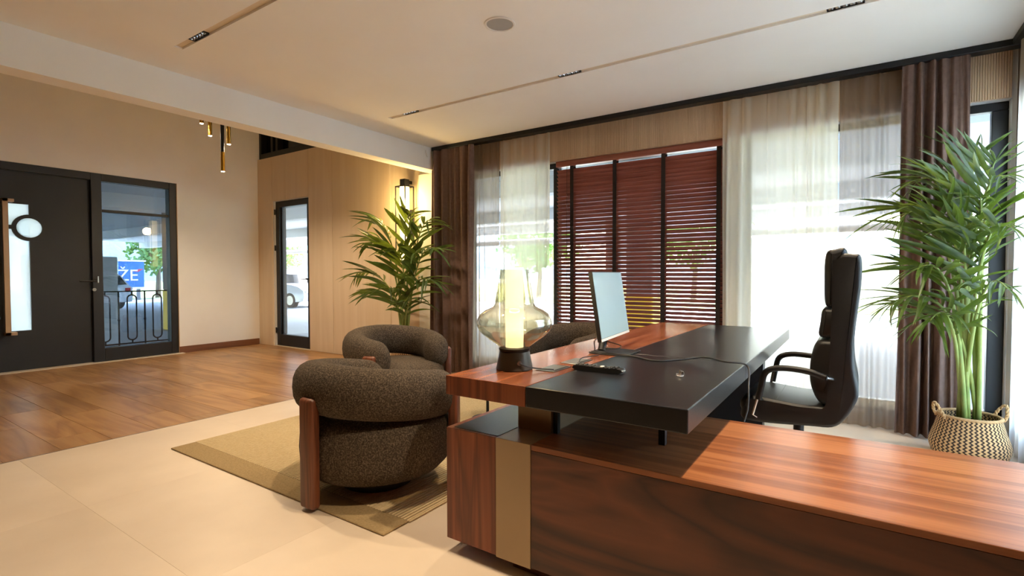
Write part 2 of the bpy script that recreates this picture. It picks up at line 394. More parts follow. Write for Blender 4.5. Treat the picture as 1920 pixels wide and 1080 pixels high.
# cladding boards
def board(x0, x1, z0, z1, y1=YW-.001, t=.018): MB().box((x0+.0025, y1-t, z0), (x1-.0025, y1, z1), .002).obj('cladding_panel', M['oak_panel'], wfar)
board(XL+.002, NX0-.03, 0.002, CZ); board(NX0-.03, -7.78, NZ+.01, CZ); board(-7.78, NX1, NZ+.01, CZ)
for a, b in ((NX1, -6.58), (-6.58, -5.33), (-5.33, -4.79)): board(a, b, .002, CZ)
MB().box((-4.785, YW-.03, .002), (-4.43, YW-.001, 2.499), .003).obj('corner_post', M['plaster'], wfar)
# clerestory: dark opening above the cladding
cw = MB(); cw.box((XL, YW+.02, CZ), (-4.61, YW+T, CZ+.10)); cw.box((XL, YW+.02, HC-.08), (-4.61, YW+T, HC))
for x in (XL+.03, -8.22, -8.08, -7.2, -6.3, -5.4, -4.64): cw.box((x-.03, YW+.02, CZ+.10), (x+.03, YW+T, HC-.08))
clr = struct('window_5', cw, M['black_frame'])
MB().box((XL, YW+.12, CZ+.1), (-4.61, YW+.13, HC-.08)).obj('pane', M['dark_glass'], clr)
# fluted fascia over the windows
edges = [-4.42, -3.6, -2.86, -2.28, -1.57, -.6, .2, .868]
for k, (a, b) in enumerate(zip(edges, edges[1:])):
    mb = MB(); n = int((b-a)/.014); prof = []
    for i in range(n):
        x0 = a+.001+(b-a-.002)*i/n; x1 = a+.001+(b-a-.002)*(i+1)/n; w_ = x1-x0
        d = .007 if k % 3 != 1 else .004
        prof += [(x0, YW-.030), (x0+.18*w_, YW-.030-d), (x0+.72*w_, YW-.030-d), (x0+.9*w_, YW-.030)]
    prof += [(b-.001, YW-.030), (b-.001, YW-.002), (a+.001, YW-.002)]
    mb.prism(prof, WZ1-.005, ZC-.002, 2); mb.obj('fascia_board', M['fascia'], wfar)
# door wall on the left
wl = MB(); DY0, DY1, DZ = 1.30, 3.65, 2.58
def wlb(y0, y1, z0, z1): wl.box((XL-.2, y0, z0), (XL, y1, z1))
wlb(YB-.2, DY0, -.14, HC); wlb(DY1, YW+.2, -.14, HC); wlb(DY0, DY1, DZ, HC); wlb(DY0, DY1, -.14, -.001)
wleft = struct('wall_left', wl, M['beige_wall'])
struct('baseboard_left', MB().box((XL, DY1+.01, 0.0005), (XL+.016, YW-.03, .10), .003), M['skirt'])
struct('baseboard_left_near', MB().box((XL, YB, 0.0005), (XL+.016, DY0-.01, .10), .003), M['skirt'])
struct('wall_behind', MB().box((XL-.2, YB-.2, -.14), (XR+.2, YB, HC)), M['back_wood'])
# right wall with a window behind voile
RY0, RY1 = 2.5, 4.78
wl = MB()
for y0, y1, z0, z1 in ((YB-.2, RY0, -.14, ZC+.2), (RY1, YW, -.14, ZC+.2), (RY0, RY1, -.14, .1), (RY0, RY1, WZ1, ZC+.2)): wl.box((XR, y0, z0), (XR+.2, y1, z1))
struct('wall_right', wl, M['taupe_wall'])
fr = MB()
for y0, y1, z0, z1 in ((RY0, RY0+.07, .1, WZ1), (RY1-.07, RY1, .1, WZ1), (RY0+.07, RY1-.07, .1, .2), (RY0+.07, RY1-.07, WZ1-.07, WZ1), (3.6, 3.67, .2, WZ1-.07)): fr.box((XR+.08, y0, z0), (XR+.15, y1, z1), .004)
wr = struct('window_4', fr, M['black_frame']); 
for a, b in ((RY0+.07, 3.6), (3.67, RY1-.07)): MB().box((XR+.11, a, .2), (XR+.118, b, WZ1-.07)).obj('pane', M['glass'], wr)
# street windows
def street_window(n, x0, x1, mull):
    fr = MB(); Y0, Y1 = YW+.09, YW+.16
    fr.box((x0, Y0, WZ0), (x1, Y1, WZ0+.09), .004); fr.box((x0, Y0, WZ1-.06), (x1, Y1, WZ1), .004)
    for x, w_ in mull: fr.box((x-w_/2, Y0, WZ0+.09), (x+w_/2, Y1, WZ1-.06), .004)
    o = struct(n, fr, M['black_frame'])
    xs = [x for x, _ in mull]
    for a, b in zip(mull, mull[1:]):
        MB().box((a[0]+a[1]/2, YW+.12, WZ0+.09), (b[0]-b[1]/2, YW+.128, WZ1-.06)).obj('pane', M['glass'], o)
    return o
street_window('window_2', WA0, WA1, ((WA0+.04, .08), (-2.80, .07), (WA1-.04, .08)))
street_window('window_3', WB0, WB1, ((WB0+.035, .07), (WB1-.045, .09)))
# curtain track
struct('trim_3', MB().box((-4.40, 4.755, ZC-.045), (XR-.005, 4.855, ZC-.0005), .003), M['black_metal'])

# entrance door with side light
fr = MB(); X0, X1 = XL-.12, XL+.012
for y0, y1, z0, z1 in ((DY0, DY0+.09, 0, DZ), (DY1-.10, DY1-.005, 0, DZ), (2.60, 2.72, 0, DZ), (DY0+.09, 2.6, DZ-.10, DZ), (2.72, DY1-.1, DZ-.10, DZ), (2.72, DY1-.1, 0.0, .19)):
    fr.box((X0, y0, z0+.001), (X1, y1, z1-.001), .004)
d1 = struct('door_1', fr, M['black_frame'])
lfm = MB(); GY0, GY1, GZ0, GZ1, RC, RR = 1.775, 1.985, .505, 2.082, 1.79, .165
for y0, y1, z0, z1 in ((DY0+.09, GY0, .012, DZ-.10), (GY1, 2.60, .012, RC-RR), (GY1, 2.60, RC+RR, DZ-.10), (GY1+RR, 2.60, RC-RR, RC+RR), (GY0, GY1, .012, GZ0), (GY0, GY1, GZ1, DZ-.10)):
    lfm.box((XL-.10, y0, z0), (XL-.04, y1, z1))
lf = lfm.obj('door_leaf', M['door_black'], d1)
MB().box((XL-.075, GY0, GZ0), (XL-.065, GY1, GZ1), .001).obj('glass_strip', M['milk_glass'], lf)
rg_ = MB(); vs = []; fs = []; nn_ = 64
for k in range(nn_):
    a_ = 2*PI*k/nn_; cy, cz = math.cos(a_), math.sin(a_)
    ro = RR if cy <= 0 else RR/max(abs(cy), abs(cz))
    for X in (XL-.095, XL-.036):
        vs += [(X, GY1+.122*cy, RC+.122*cz), (X, GY1+ro*cy, RC+ro*cz)]
for k in range(nn_):
    a_, b_ = k*4, ((k+1) % nn_)*4
    fs += [(a_, b_, b_+1, a_+1), (a_+2, a_+3, b_+3, b_+2), (a_, a_+2, b_+2, b_), (a_+1, b_+1, b_+3, a_+3)]
rg_.add(vs, fs).obj('glass_ring', M['door_black'], lf)
MB().tube([(XL-.064, GY1, RC), (XL-.056, GY1, RC)], .1225, 48).obj('round_pane', M['milk_glass'], lf)
MB().box((XL-.040, 1.76, 1.765), (XL-.016, 1.86, 1.815), .003).obj('ring_arm', M['door_black'], lf)
pp = MB(); pp.box((XL+.03, 1.722, .46), (XL+.055, 1.775, 2.128), .003); pp.box((XL-.03, 1.722, .46), (XL+.055, 1.83, .50), .003); pp.box((XL-.03, 1.722, 2.09), (XL+.055, 1.83, 2.128), .003)
tag(pp.obj('pull_bar', M['bronze'], lf), 'tall champagne pull bar')
hd = MB(); hd.tube([(XL-.04, 2.62, 1.117), (XL+.05, 2.62, 1.117)], .014, 12); hd.tube([(XL+.05, 2.635, 1.117), (XL+.05, 2.45, 1.117)], .011, 12); hd.cyl((XL-.03, 2.62, 1.117), .028, .045, 16, axis=0)
hd.obj('lever_handle', M['black_metal'], lf, True)
MB().tube([(XL-.03, 2.615, 1.0), (XL+.022, 2.615, 1.0)], .022, 20).obj('lock_cylinder', M['steel'], lf, True)
MB().box((XL+.006, 2.654, 1.09), (XL+.016, 2.668, 1.18), .001).obj('strike_plate', M['chrome'], d1)
MB().box((XL-.06, 2.72, .19), (XL-.052, DY1-.1, DZ-.10)).obj('pane', M['glass_tint'], d1)
MB().box((XL-.09, 2.722, 2.062), (XL-.01, DY1-.102, 2.098), .003).obj('transom_bar', M['black_frame'], d1)
MB().box((XL-.16, DY0+.005, 0.0005), (XL+.10, DY1+.05, .010), .002).obj('doorsill', M['tile'], wleft)
for y0, y1 in ((DY1-.004, DY1+.006),): MB().box((XL-.10, y0, .012), (XL+.02, y1, DZ), .002).obj('door_reveal', M['bronze'], wleft)

# glazed door in the cladding
fr = MB(); Y0, Y1 = YW+.02, YW+.10; b0, b1 = NX0+.012, NX1+.12
for x0, x1, z0, z1 in ((b0, b0+.10, .01, NZ-.002), (NX1-.10, NX1-.004, .01, NZ-.002), (b0+.1, NX1-.1, .01, .20), (b0+.1, NX1-.1, NZ-.10, NZ-.002)): fr.box((x0, Y0, z0), (x1, Y1, z1), .004)
fr.box((b0+.10, Y0+.03, .20), (b0+.135, Y1+.02, NZ-.10), .002)
d2 = struct('door_2', fr, M['black_frame'])
MB().box((b0+.1, YW+.055, .2), (NX1-.1, YW+.063, NZ-.1)).obj('pane', M['glass'], d2)
h2 = MB(); p = ony(566, 523, YW); h2.tube([(NX1-.05, YW+.03, p.z), (NX1-.05, YW-.035, p.z)], .011, 10); h2.tube([(NX1-.05, YW-.035, p.z), (NX1-.19, YW-.035, p.z)], .010, 10); h2.obj('lever_handle', M['black_metal'], d2, True)
for z in (.22, 1.6, 2.2): MB().cyl((b0-.004, YW+.006, z), .012, .09, 12).obj('hinge', M['black_metal'], d2, True)
MB().box((NX0-.002, YW-.02, .0005), (NX1, YW+.19, .011), .002).obj('doorsill', M['tile'], wfar)
# ------------------------------------------------------------------ desk
DZT, DZB = .765, .684
Y0, Y1 = 1.671, 4.60
XA, XS, XD = -1.47, -1.065, -.446
dk = thing('executive_desk', 'long walnut desk with black leather inlay and a low side cabinet', 'desk', (-.9, 2.6, 0))
MB().box((XA, Y0+.003, DZB), (XS-.0008, Y1, DZT), .0015).obj('walnut_top', M['walnut_y'], dk)
MB().box((XA, Y0, DZB), (XS-.0008, Y0+.0028, DZT), .0008).obj('top_edge', M['walnut_z'], dk)
lt = MB().box((XS+.0008, Y0, DZB), (XD, 2.69, DZT), .004, 2); tag(lt.obj('leather_top', M['leather_top'], dk), 'black leather half of the top')
lt = MB().box((XS+.0008, 2.6925, DZB), (XD, Y1, DZT), .004, 2); lt.obj('leather_top', M['leather_top'], dk)
CZ0, CZ1, CY1, CX1 = .056, .540, 2.46, .80
BX0, BX1 = -1.207, -1.042
MB().box((XA, Y0+.002, CZ0), (BX0-.001, CY1, CZ1), .002).obj('end_box', M['walnut_z'], dk)
MB().box((XA+.03, Y0+.02, CZ1), (BX0-.002, CY1-.02, CZ1+.0015)).obj('end_inlay', M['leather_top'], dk)
tag(MB().box((BX0, Y0, CZ0-.004), (BX1, CY1+.002, CZ1+.001), .0015).obj('champagne_band', M['champagne'], dk), 'champagne lacquer band')
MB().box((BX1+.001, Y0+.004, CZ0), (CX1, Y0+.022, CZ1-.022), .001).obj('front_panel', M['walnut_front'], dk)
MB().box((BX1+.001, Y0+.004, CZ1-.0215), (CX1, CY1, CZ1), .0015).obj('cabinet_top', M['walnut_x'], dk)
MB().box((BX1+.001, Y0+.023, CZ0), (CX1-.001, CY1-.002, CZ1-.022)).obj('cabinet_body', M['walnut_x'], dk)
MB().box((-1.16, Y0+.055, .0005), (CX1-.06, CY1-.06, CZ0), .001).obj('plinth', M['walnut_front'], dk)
MB().box((BX0+.001, 1.836, CZ1+.001), (BX1-.001, 2.40, DZB), .0015).obj('support_block', M['champagne'], dk)
MB().box((-1.040, 1.85, CZ1+.0005), (-1.020, 1.872, DZB)).obj('support_post', M['black_metal'], dk)
MB().box((-.632, 1.95, CZ1+.0005), (-.607, 1.975, DZB)).obj('support_post', M['black_metal'], dk)
for y in (4.12,):
    MB().box((XA+.12, y, .0005), (XD-.12, y+.10, DZB-.04), .003).obj('end_leg', M['black_metal'], dk)
MB().box((XA+.10, 2.5, DZB-.04), (XD-.10, 4.4, DZB-.0005), .003).obj('under_frame', M['black_metal'], dk)
for (a, b) in ((1.985, 2.145), (2.215, 2.375)):       # two flush cable hatches
    g = MB().box((-1.205, a, DZT+.0004), (-1.112, b, DZT+.0030), .0008); h = g.obj('cable_hatch', M['steel'], dk)
    MB().box((-1.128, a+.02, DZT+.0032), (-1.116, b-.01, DZT+.0042)).obj('brush_slit', M['rubber'], h)
    MB().box((-1.2075, a-.003, DZT+.0002), (-1.1095, b+.003, DZT+.0012)).obj('hatch_rim', M['black_metal'], h)

# ------------------------------------------------------------------ table lamp on the desk
lc = (-1.305, 1.958, DZT+.0003)
lp = thing('table_lamp', 'lit amber glass table lamp with frosted tube and bronze base on desk', 'lamp', lc)
def lath(name, prof, mat, par, n=48, smooth=True): return MB().lathe(prof, lc, n).obj(name, mat, par, smooth)
bz = base('dark_bronze', (78, 70, 60), .4, .5)
lath('lamp_base', [(0, 0), (.080, 0), (.084, .003), (.083, .012), (.070, .078), (.069, .083), (0, .083)], bz, lp)
lath('collar', [(0, .083), (.066, .083), (.071, .090), (.072, .097), (.066, .100), (0, .100)], M['black_metal'], lp)
gp = [(.064, .098), (.075, .108), (.104, .130), (.140, .155), (.163, .178), (.172, .198), (.173, .215), (.168, .236), (.155, .255), (.134, .270), (.112, .280), (.098, .288), (.091, .300), (.086, .330), (.077, .380), (.070, .430), (.066, .456)]
lath('glass_shade', gp+[(r-.003, z) for r, z in reversed(gp)], M['lamp_glass'], lp, 56)
lath('frosted_tube', [(0, .101), (.041, .101), (.042, .28), (.0425, .2805), (.0425, .2835), (.042, .284), (.041, .462), (.038, .464), (0, .464)], M['lit_tube'], lp)
ll = bpy.data.lights.new('lamp_light', 'POINT'); ll.energy = 3.5; ll.color = (1, .72, .36); ll.shadow_soft_size = .05
lo = bpy.data.objects.new('lamp_light', ll); C.objects.link(lo); lo.parent = lp; lo.location = (0, 0, .50)
MB().tube([(lc[0]+.058, lc[1]-.052, DZT+.04), (lc[0]+.066, lc[1]-.060, DZT+.04)], .010, 16).obj('cable_gland', M['steel'], lp, True)
cb = spline([(lc[0]+.066, lc[1]-.06, DZT+.04), (-1.21, 1.93, DZT+.022), (-1.17, 1.98, DZT+.010), (-1.125, 2.005, DZT+.008)], 6)
MB().tube(cb, .0035, 6).obj('cable', M['rubber'], lp, True)

# ------------------------------------------------------------------ monitor
mo = thing('monitor', 'slim monitor on slanted black stand, pale window reflection painted on its screen', 'monitor', (-1.14, 2.70, DZT+.0005))
A = Vector((-1.135, 2.545, .835)); B = Vector((-1.195, 3.10, .835)); tdir = (B-A).normalized()
lean = Vector((-.055, -.008, .378)); nrm = tdir.cross(lean).normalized()
if nrm.x < 0: nrm = -nrm
def slab(a, b, up, t0, t1, inset=0.): # slab between planes t0,t1 along nrm
    u = (b-a).normalized(); w_ = up.normalized(); a2 = a+u*inset+w_*inset; b2 = b-u*inset+w_*inset; u2 = up-w_*2*inset
    q = [a2, b2, b2+u2, a2+u2]; vs = [p+nrm*t0 for p in q]+[p+nrm*t1 for p in q]
    return MB().add(vs, [(0, 1, 2, 3), (7, 6, 5, 4), (0, 4, 5, 1), (1, 5, 6, 2), (2, 6, 7, 3), (3, 7, 4, 0)])
slab(A, B, lean, -.022, 0).obj('housing', M['rubber'], mo)
wu = lean.normalized()
slab(A+wu*.012, B+wu*.012, lean-wu*.012, .0003, .0012, .004).obj('screen', M['screen'], mo)
slab(A, B, wu*.014, .0002, .0016, .0).obj('chin', M['white_plastic'], mo)
mid = A+(B-A)*.42
slab(mid-tdir*.10+wu*.06, mid+tdir*.10+wu*.06, wu*.16, -.045, -.0215).obj('rear_cover', M['rubber'], mo)
MB().tube([(-1.185, 2.655, DZT+.008), mid+wu*.08-nrm*.035], .022, 10, ry=.012).obj('stand_neck', M['rubber'], mo, True)
MB().box((-1.225, 2.60, DZT+.0005), (-1.005, 2.785, DZT+.0085), .003).obj('stand_base', M['black_metal'], mo)
k_ = spline([A+tdir*.02+wu*.02-nrm*.03, (-1.185, 2.56, .83), (-1.20, 2.60, .79), (-1.215, 2.63, DZT+.006)], 6); MB().tube(k_, .003, 6).obj('cable', M['rubber'], mo, True)
k_ = spline([A+tdir*.17-wu*.01-nrm*.03, (-1.10, 2.72, .80), (-1.11, 2.70, .785), (-1.18, 2.66, .785)], 6); MB().tube(k_, .003, 6).obj('cable', M['rubber'], mo, True)

# loose lead across the leather, sagging over the desk edge
z0 = DZT+.0055
q = [(-1.222, 2.575, z0), (-1.19, 2.56, z0), (-1.09, 2.555, z0), tuple(onz(1185, 668, z0)), tuple(onz(1225, 676, z0)), tuple(onz(1270, 675, z0)), tuple(onz(1320, 670, z0+.012)), tuple(onz(1358, 678, z0+.02)), (-.425, 2.60, DZT+.005), (-.405, 2.52, .69), (-.40, 2.47, .60), (-.41, 2.44, .5465)]
one(MB().tube(spline(q, 8), .0042, 8), 'power_lead', M['rubber'], 'black power lead snaking over leather desktop and down its edge', 'cable', (-.8, 2.6, DZT), True)
q = [tuple(onz(1084, 684, z0)), tuple(onz(1090, 672, z0+.012)), tuple(onz(1108, 668, z0)), tuple(onz(1122, 666, z0))]
one(MB().tube(spline(q, 8), .003, 6), 'short_lead', M['rubber'], 'short curled black lead rising from desk cable hatch', 'cable', tuple(onz(1095, 678, DZT)), True)
# cordless handset
rc = Vector((-.955, 2.108, DZT+.0004))
rm = thing('remote_control', 'black remote control with raised buttons lying on leather desktop', 'remote', rc, math.radians(2))
pr = [(-.118, .010), (-.112, .022), (-.09, .026), (.0, .022), (.09, .024), (.112, .020), (.118, .010), (.10, .002), (.0, .0), (-.10, .002)]
mb = MB().prism(pr, -.024, .024, 1); o = mb.obj('body', M['rubber'], rm, True, True)
for i in range(11):
    for j in range(3):
        x = -.098+i*.0185
        if 4.5 < i < 6.5: continue
        zz = .0245 if abs(x) > .05 else .0225
        MB().box((x-.005, -.016+j*.016-.004, zz-.003), (x+.005, -.016+j*.016+.004, zz+.004), .0015).obj('button', M['black_frame'], rm, False, True)
MB().box((.010, -.010, .020), (.026, .010, .027), .002).obj('centre_button', M['white_plastic'], rm, False, True)
MB().box((.106, -.018, .006), (.121, .018, .018), .004).obj('end_cap', M['chrome'], rm, False, True)
MB().box((-.121, -.018, .008), (-.108, .018, .020), .004).obj('end_cap', M['chrome'], rm, False, True)
# small metal clip
cl = onz(1275, 706, DZT)
mb = MB(); P = Vector((cl.x, cl.y, DZT+.0006))
mb.tube([P+Vector((-.014, -.006, .006)), P+Vector((.0, .0, .006)), P+Vector((.012, .004, .020))], .006, 8); mb.box(P+Vector((-.016, -.010, 0)), P+Vector((.012, .010, .004)), .001)
mb.tube([P+Vector((-.002, 0, .004)), P+Vector((.0, .004, .026))], .004, 8)
one(mb, 'metal_clip', M['chrome'], 'tiny bright metal clip on the black leather desktop', 'clip', P, True)

# ------------------------------------------------------------------ office chair (faces the desk, towards -X)
oc = thing('office_chair', 'high-backed black leather office chair pulled up to the desk', 'chair', (-.25, 3.33, 0))
def rounded(poly, n=5):       # Catmull-Rom closed outline
    P = [Vector((a, b, 0)) for a, b in poly]; out = []; m = len(P)
    for i in range(m):
        a, b, c_, d = P[i-1], P[i], P[(i+1) % m], P[(i+2) % m]
        for k in range(n):
            t = k/n; q_ = .5*((2*b)+(c_-a)*t+(2*a-5*b+4*c_-d)*t*t+(3*b-a-3*c_+d)*t**3); out.append((q_.x, q_.y))
    return out
def pillow(name, poly, y0, y1, mat, par, edge=.02, n=4):
    """outline in (x,z) extruded along y with softly rounded side faces"""
    out = rounded(poly, n); cx = sum(p[0] for p in out)/len(out); cz = sum(p[1] for p in out)/len(out)
    rows = []; m = len(out); st = [(0, 1), (.35, .55), (.8, .2), (1, 0)]
    seq = [(y0+edge*(1-math.cos(a)), edge*(1-math.sin(a))) for a in (0, PI/6, PI/3, PI/2)]+[(y1-edge*(1-math.cos(a)), edge*(1-math.sin(a))) for a in (PI/2, PI/3, PI/6, 0)]
    vs = []
    for y, ins in seq:
        for i, (x, z) in enumerate(out):
            ax, az = out[i-1]; bx, bz_ = out[(i+1) % m]; tx, tz = bx-ax, bz_-az; L_ = math.hypot(tx, tz) or 1
            nx, nz = tz/L_, -tx/L_
            if nx*(x-cx)+nz*(z-cz) < 0: nx, nz = -nx, -nz
            vs.append((x-nx*ins, y, z-nz*ins))
    fs = []
    for r in range(len(seq)-1):
        for i in range(m): fs.append((r*m+i, r*m+(i+1) % m, (r+1)*m+(i+1) % m, (r+1)*m+i))
    fs += [tuple(range(m)), tuple((len(seq)-1)*m+i for i in range(m))]
    return MB().add(vs, fs).obj(name, mat, par, True)
YA, YC = 3.08, 3.58
lc_ = M['leather_chair']
pillow('back_shell', [(-.085, 1.29), (-.02, 1.298), (.012, 1.28), (.014, 1.15), (-.002, .98), (-.012, .84), (-.008, .72), (.010, .61), (.0, .55), (-.045, .46), (-.10, .41), (-.20, .40), (-.40, .385), (-.52, .39), (-.535, .44), (-.50, .485), (-.36, .485), (-.22, .478), (-.12, .50), (-.10, .65), (-.095, .8), (-.09, 1.0), (-.085, 1.15)], YA, YC, lc_, oc, .02, 4)
pillow('head_cushion', [(-.14, 1.30), (-.10, 1.325), (-.05, 1.32), (-.045, 1.18), (-.06, 1.04), (-.10, 1.028), (-.138, 1.04), (-.145, 1.15)], YA+.012, YC-.012, lc_, oc, .025)
pillow('mid_cushion', [(-.15, 1.015), (-.11, 1.022), (-.06, 1.01), (-.06, .94), (-.07, .88), (-.12, .868), (-.165, .88), (-.16, .95)], YA+.012, YC-.012, lc_, oc, .022)
pillow('lumbar_cushion', [(-.17, .85), (-.11, .858), (-.06, .85), (-.06, .7), (-.08, .54), (-.14, .52), (-.175, .55), (-.20, .62), (-.205, .70), (-.195, .79)], YA+.012, YC-.012, lc_, oc, .025)
pillow('seat_cushion', [(-.535, .50), (-.50, .522), (-.43, .523), (-.34, .515), (-.25, .508), (-.14, .512), (-.11, .48), (-.14, .44), (-.34, .425), (-.50, .425), (-.54, .455)], YA+.006, YC-.006, lc_, oc, .022)
MB().box((-.362, YA+.02, .514), (-.358, YC-.02, .517)).obj('seat_seam', M['rubber'], oc)
for yy in (3.045, 3.615):
    ar = spline([(-.13, yy, .672), (-.22, yy, .697), (-.34, yy, .700), (-.405, yy, .672), (-.425, yy, .60), (-.44, yy, .52)], 6)
    a_ = MB().tube(ar, .016, 10, ry=.012, up=(0, 1, 0)).obj('armrest', M['leather_chair'], oc, True)
    s2 = 1 if yy > 3.3 else -1
    MB().tube([(-.425, yy-.002*s2, .60), (-.47, yy-.02*s2, .43), (-.44, yy-.06*s2, .40)], .008, 8).obj('arm_bracket', M['chrome'], a_, True)
    MB().tube([(-.13, yy, .672), (-.10, yy-.045*s2, .660)], .011, 10).obj('arm_bolt', M['chrome'], a_, True)
MB().cyl((-.27, 3.33, .10), .027, .285, 20).obj('gas_lift', M['black_metal'], oc, True)
MB().box((-.36, 3.25, .365), (-.18, 3.41, .392), .006).obj('tilt_mechanism', M['black_metal'], oc)
for k in range(5):
    t = 2*PI*k/5+.3; cx, cy = -.27, 3.33; ex, ey = cx+.27*math.cos(t), cy+.27*math.sin(t)
    lg = MB().tube([(cx, cy, .115), (cx+.12*math.cos(t), cy+.12*math.sin(t), .11), (ex, ey, .075)], [.026, .022, .016], 10).obj('base_arm', M['black_metal'], oc, True)
    nx, ny = -math.sin(t), math.cos(t)
    cs = MB()
    for s2 in (-1, 1): cs.tube([(ex+nx*.008*s2, ey+ny*.008*s2, .0265), (ex+nx*.024*s2, ey+ny*.024*s2, .0265)], .026, 16)
    cs.tube([(ex, ey, .026), (ex, ey, .08)], .008, 8); cs.obj('caster', M['rubber'], lg, True)

# ------------------------------------------------------------------ boucle armchairs
def make_armchair():
    """local: seat faces +Y"""
    root = thing('armchair', '', 'armchair')
    Rc, TH, a0, b0 = .345, math.radians(122), .110, .134
    def zc(th): return .590-.080*(abs(th)/TH)**1.6
    n, m = 64, 20; vs = []; fs = []; L_ = Rc*TH; cap = .11
    ss = [-L_-cap*.0+2*L_*i/n for i in range(n+1)]
    ends = [1-.02*0]
    rows = []
    S_ = []
    for k in range(7): S_.append(-L_-cap*math.cos(k/6*PI/2)) 
    S_ += ss[1:-1]
    for k in range(6, -1, -1): S_.append(L_+cap*math.cos(k/6*PI/2))
    for s_ in S_:
        e = max(0, abs(s_)-L_)/cap; sc = math.sqrt(max(0, 1-e*e)); sc = max(sc, .02)
        th = s_/Rc
        cx, cy, cz = Rc*math.sin(th), -Rc*math.cos(th), zc(max(-TH, min(TH, th)))-(.0 if e == 0 else .02*e)
        for j in range(m):
            t = 2*PI*j/m; ct, st = math.cos(t), math.sin(t)
            p_ = .85; q = math.copysign(abs(ct)**p_, ct), math.copysign(abs(st)**p_, st)
            rr = a0*sc*q[0]; vs.append(((Rc+rr)*math.sin(th), -(Rc+rr)*math.cos(th), cz+b0*sc*q[1]))
    R_ = len(S_)
    for i in range(R_-1):
        for j in range(m): fs.append((i*m+j, i*m+(j+1) % m, (i+1)*m+(j+1) % m, (i+1)*m+j))
    fs += [tuple(range(m)), tuple((R_-1)*m+j for j in range(m))]
    MB().add(vs, fs).obj('tube_backrest', M['boucle'], root, 'all', True)
    # drum seat
    prof = [(0, .085), (.20, .085), (.31, .088), (.365, .104), (.405, .145), (.420, .19), (.424, .25), (.420, .32), (.406, .37), (.375, .405), (.31, .430), (.2, .444), (0, .450)]
    MB().lathe(prof, (0, .0, 0), 56).obj('seat_drum', M['boucle'], root, 'all', True)
    MB().lathe([(0, .004), (.20, .004), (.20, .086), (0, .086)], (0, 0, 0), 40).obj('base_ring', M['rubber'], root, False, True)
    for th in (0, math.radians(120), -math.radians(120)):
        d = Vector((math.sin(th), -math.cos(th), 0)); t_ = Vector((math.cos(th), math.sin(th), 0))
        h_ = .565 if th == 0 else .54
        bm_ = MB().box((-.055, -.028, 0.002), (.055, .028, h_), .020, 4)
        bm_.v = [tuple(t_*v[0]+d*(.448+v[1])+Vector((0, 0, v[2]))) for v in bm_.v]
        bm_.obj('leg', M['walnut_leg'], root, True, True)
    return root
RUGZ = .010
ac = make_armchair()
spots = [((-2.30, 2.02), (.0, 1.0), 'brown boucle tube armchair at the rug corner beside the low desk cabinet'),
         ((-3.36, 3.17), (.98, -.20), 'brown boucle tube armchair in front of the potted palm and panelled wall'),
         ((-2.22, 4.22), (-.25, -1.0), 'brown boucle tube armchair behind the table lamp, before the window blind')]
for i, ((x, y), d, lab) in enumerate(spots):
    o = ac if i == 0 else copy_tree(ac)
    o.location = (x, y, RUGZ); o.rotation_euler = (0, 0, math.atan2(-d[0], d[1])); tag(o, lab, 'armchair', 'boucle armchairs round the side table')
# low side table, mostly hidden between the chairs
tc_ = (-2.52, 3.38, RUGZ)
st = thing('side_table', 'low round black pedestal side table between the boucle armchairs', 'table', tc_)
MB().lathe([(0, .365), (.20, .365), (.205, .370), (.205, .378), (.20, .382), (0, .382)], tc_, 40).obj('table_top', M['black_metal'], st, True)
MB().cyl((tc_[0], tc_[1], RUGZ+.008), .012, .358, 14).obj('pole', M['black_metal'], st, True)
MB().lathe([(0, 0.001), (.13, .001), (.132, .004), (.13, .009), (0, .012)], tc_, 36).obj('foot_disc', M['black_metal'], st, True)

# ------------------------------------------------------------------ rug with ribs along Y
rx0, rx1, ry0, ry1 = -3.90, -1.79, 1.595, 4.45
rg = thing('jute_rug', 'flat woven jute rug with cream ribs under the armchairs', 'rug', ((rx0+rx1)/2, (ry0+ry1)/2, 0))
mb = MB(); nr = int((rx1-rx0)/.021); pts = []
for i in range(nr):
    a = rx0+(rx1-rx0)*i/nr; w_ = (rx1-rx0)/nr
    pts += [(a, .0035, 1), (a+w_*.28, .0035, 1), (a+w_*.42, .0088, 0), (a+w_*.88, .0088, 0)]
pts.append((rx1, .0035, 0))
yb = ry0+.16
for (x0, z0, m0), (x1, z1, _) in zip(pts, pts[1:]):
    mb.cur = m0; mb.add([(x0, yb, z0), (x1, yb, z1), (x1, ry1-.16, z1), (x0, ry1-.16, z0)], [(0, 1, 2, 3)])
tag(mb.obj('ribs', [M['rug_light'], M['rug_dark']], rg), kind='stuff')
for a, b in ((ry0, yb), (ry1-.16, ry1)): MB().box((rx0-.004, a, .0006), (rx1+.004, b, .0095), .003).obj('end_band', M['rug_band'], rg)
for a, b in ((rx0-.012, rx0), (rx1, rx1+.012)): MB().box((a, yb, .0006), (b, ry1-.16, .0095), .003).obj('selvedge', M['rug_light'], rg)
MB().box((rx0, yb, .0006), (rx1, ry1-.16, .003)).obj('backing', M['rug_dark'], rg)
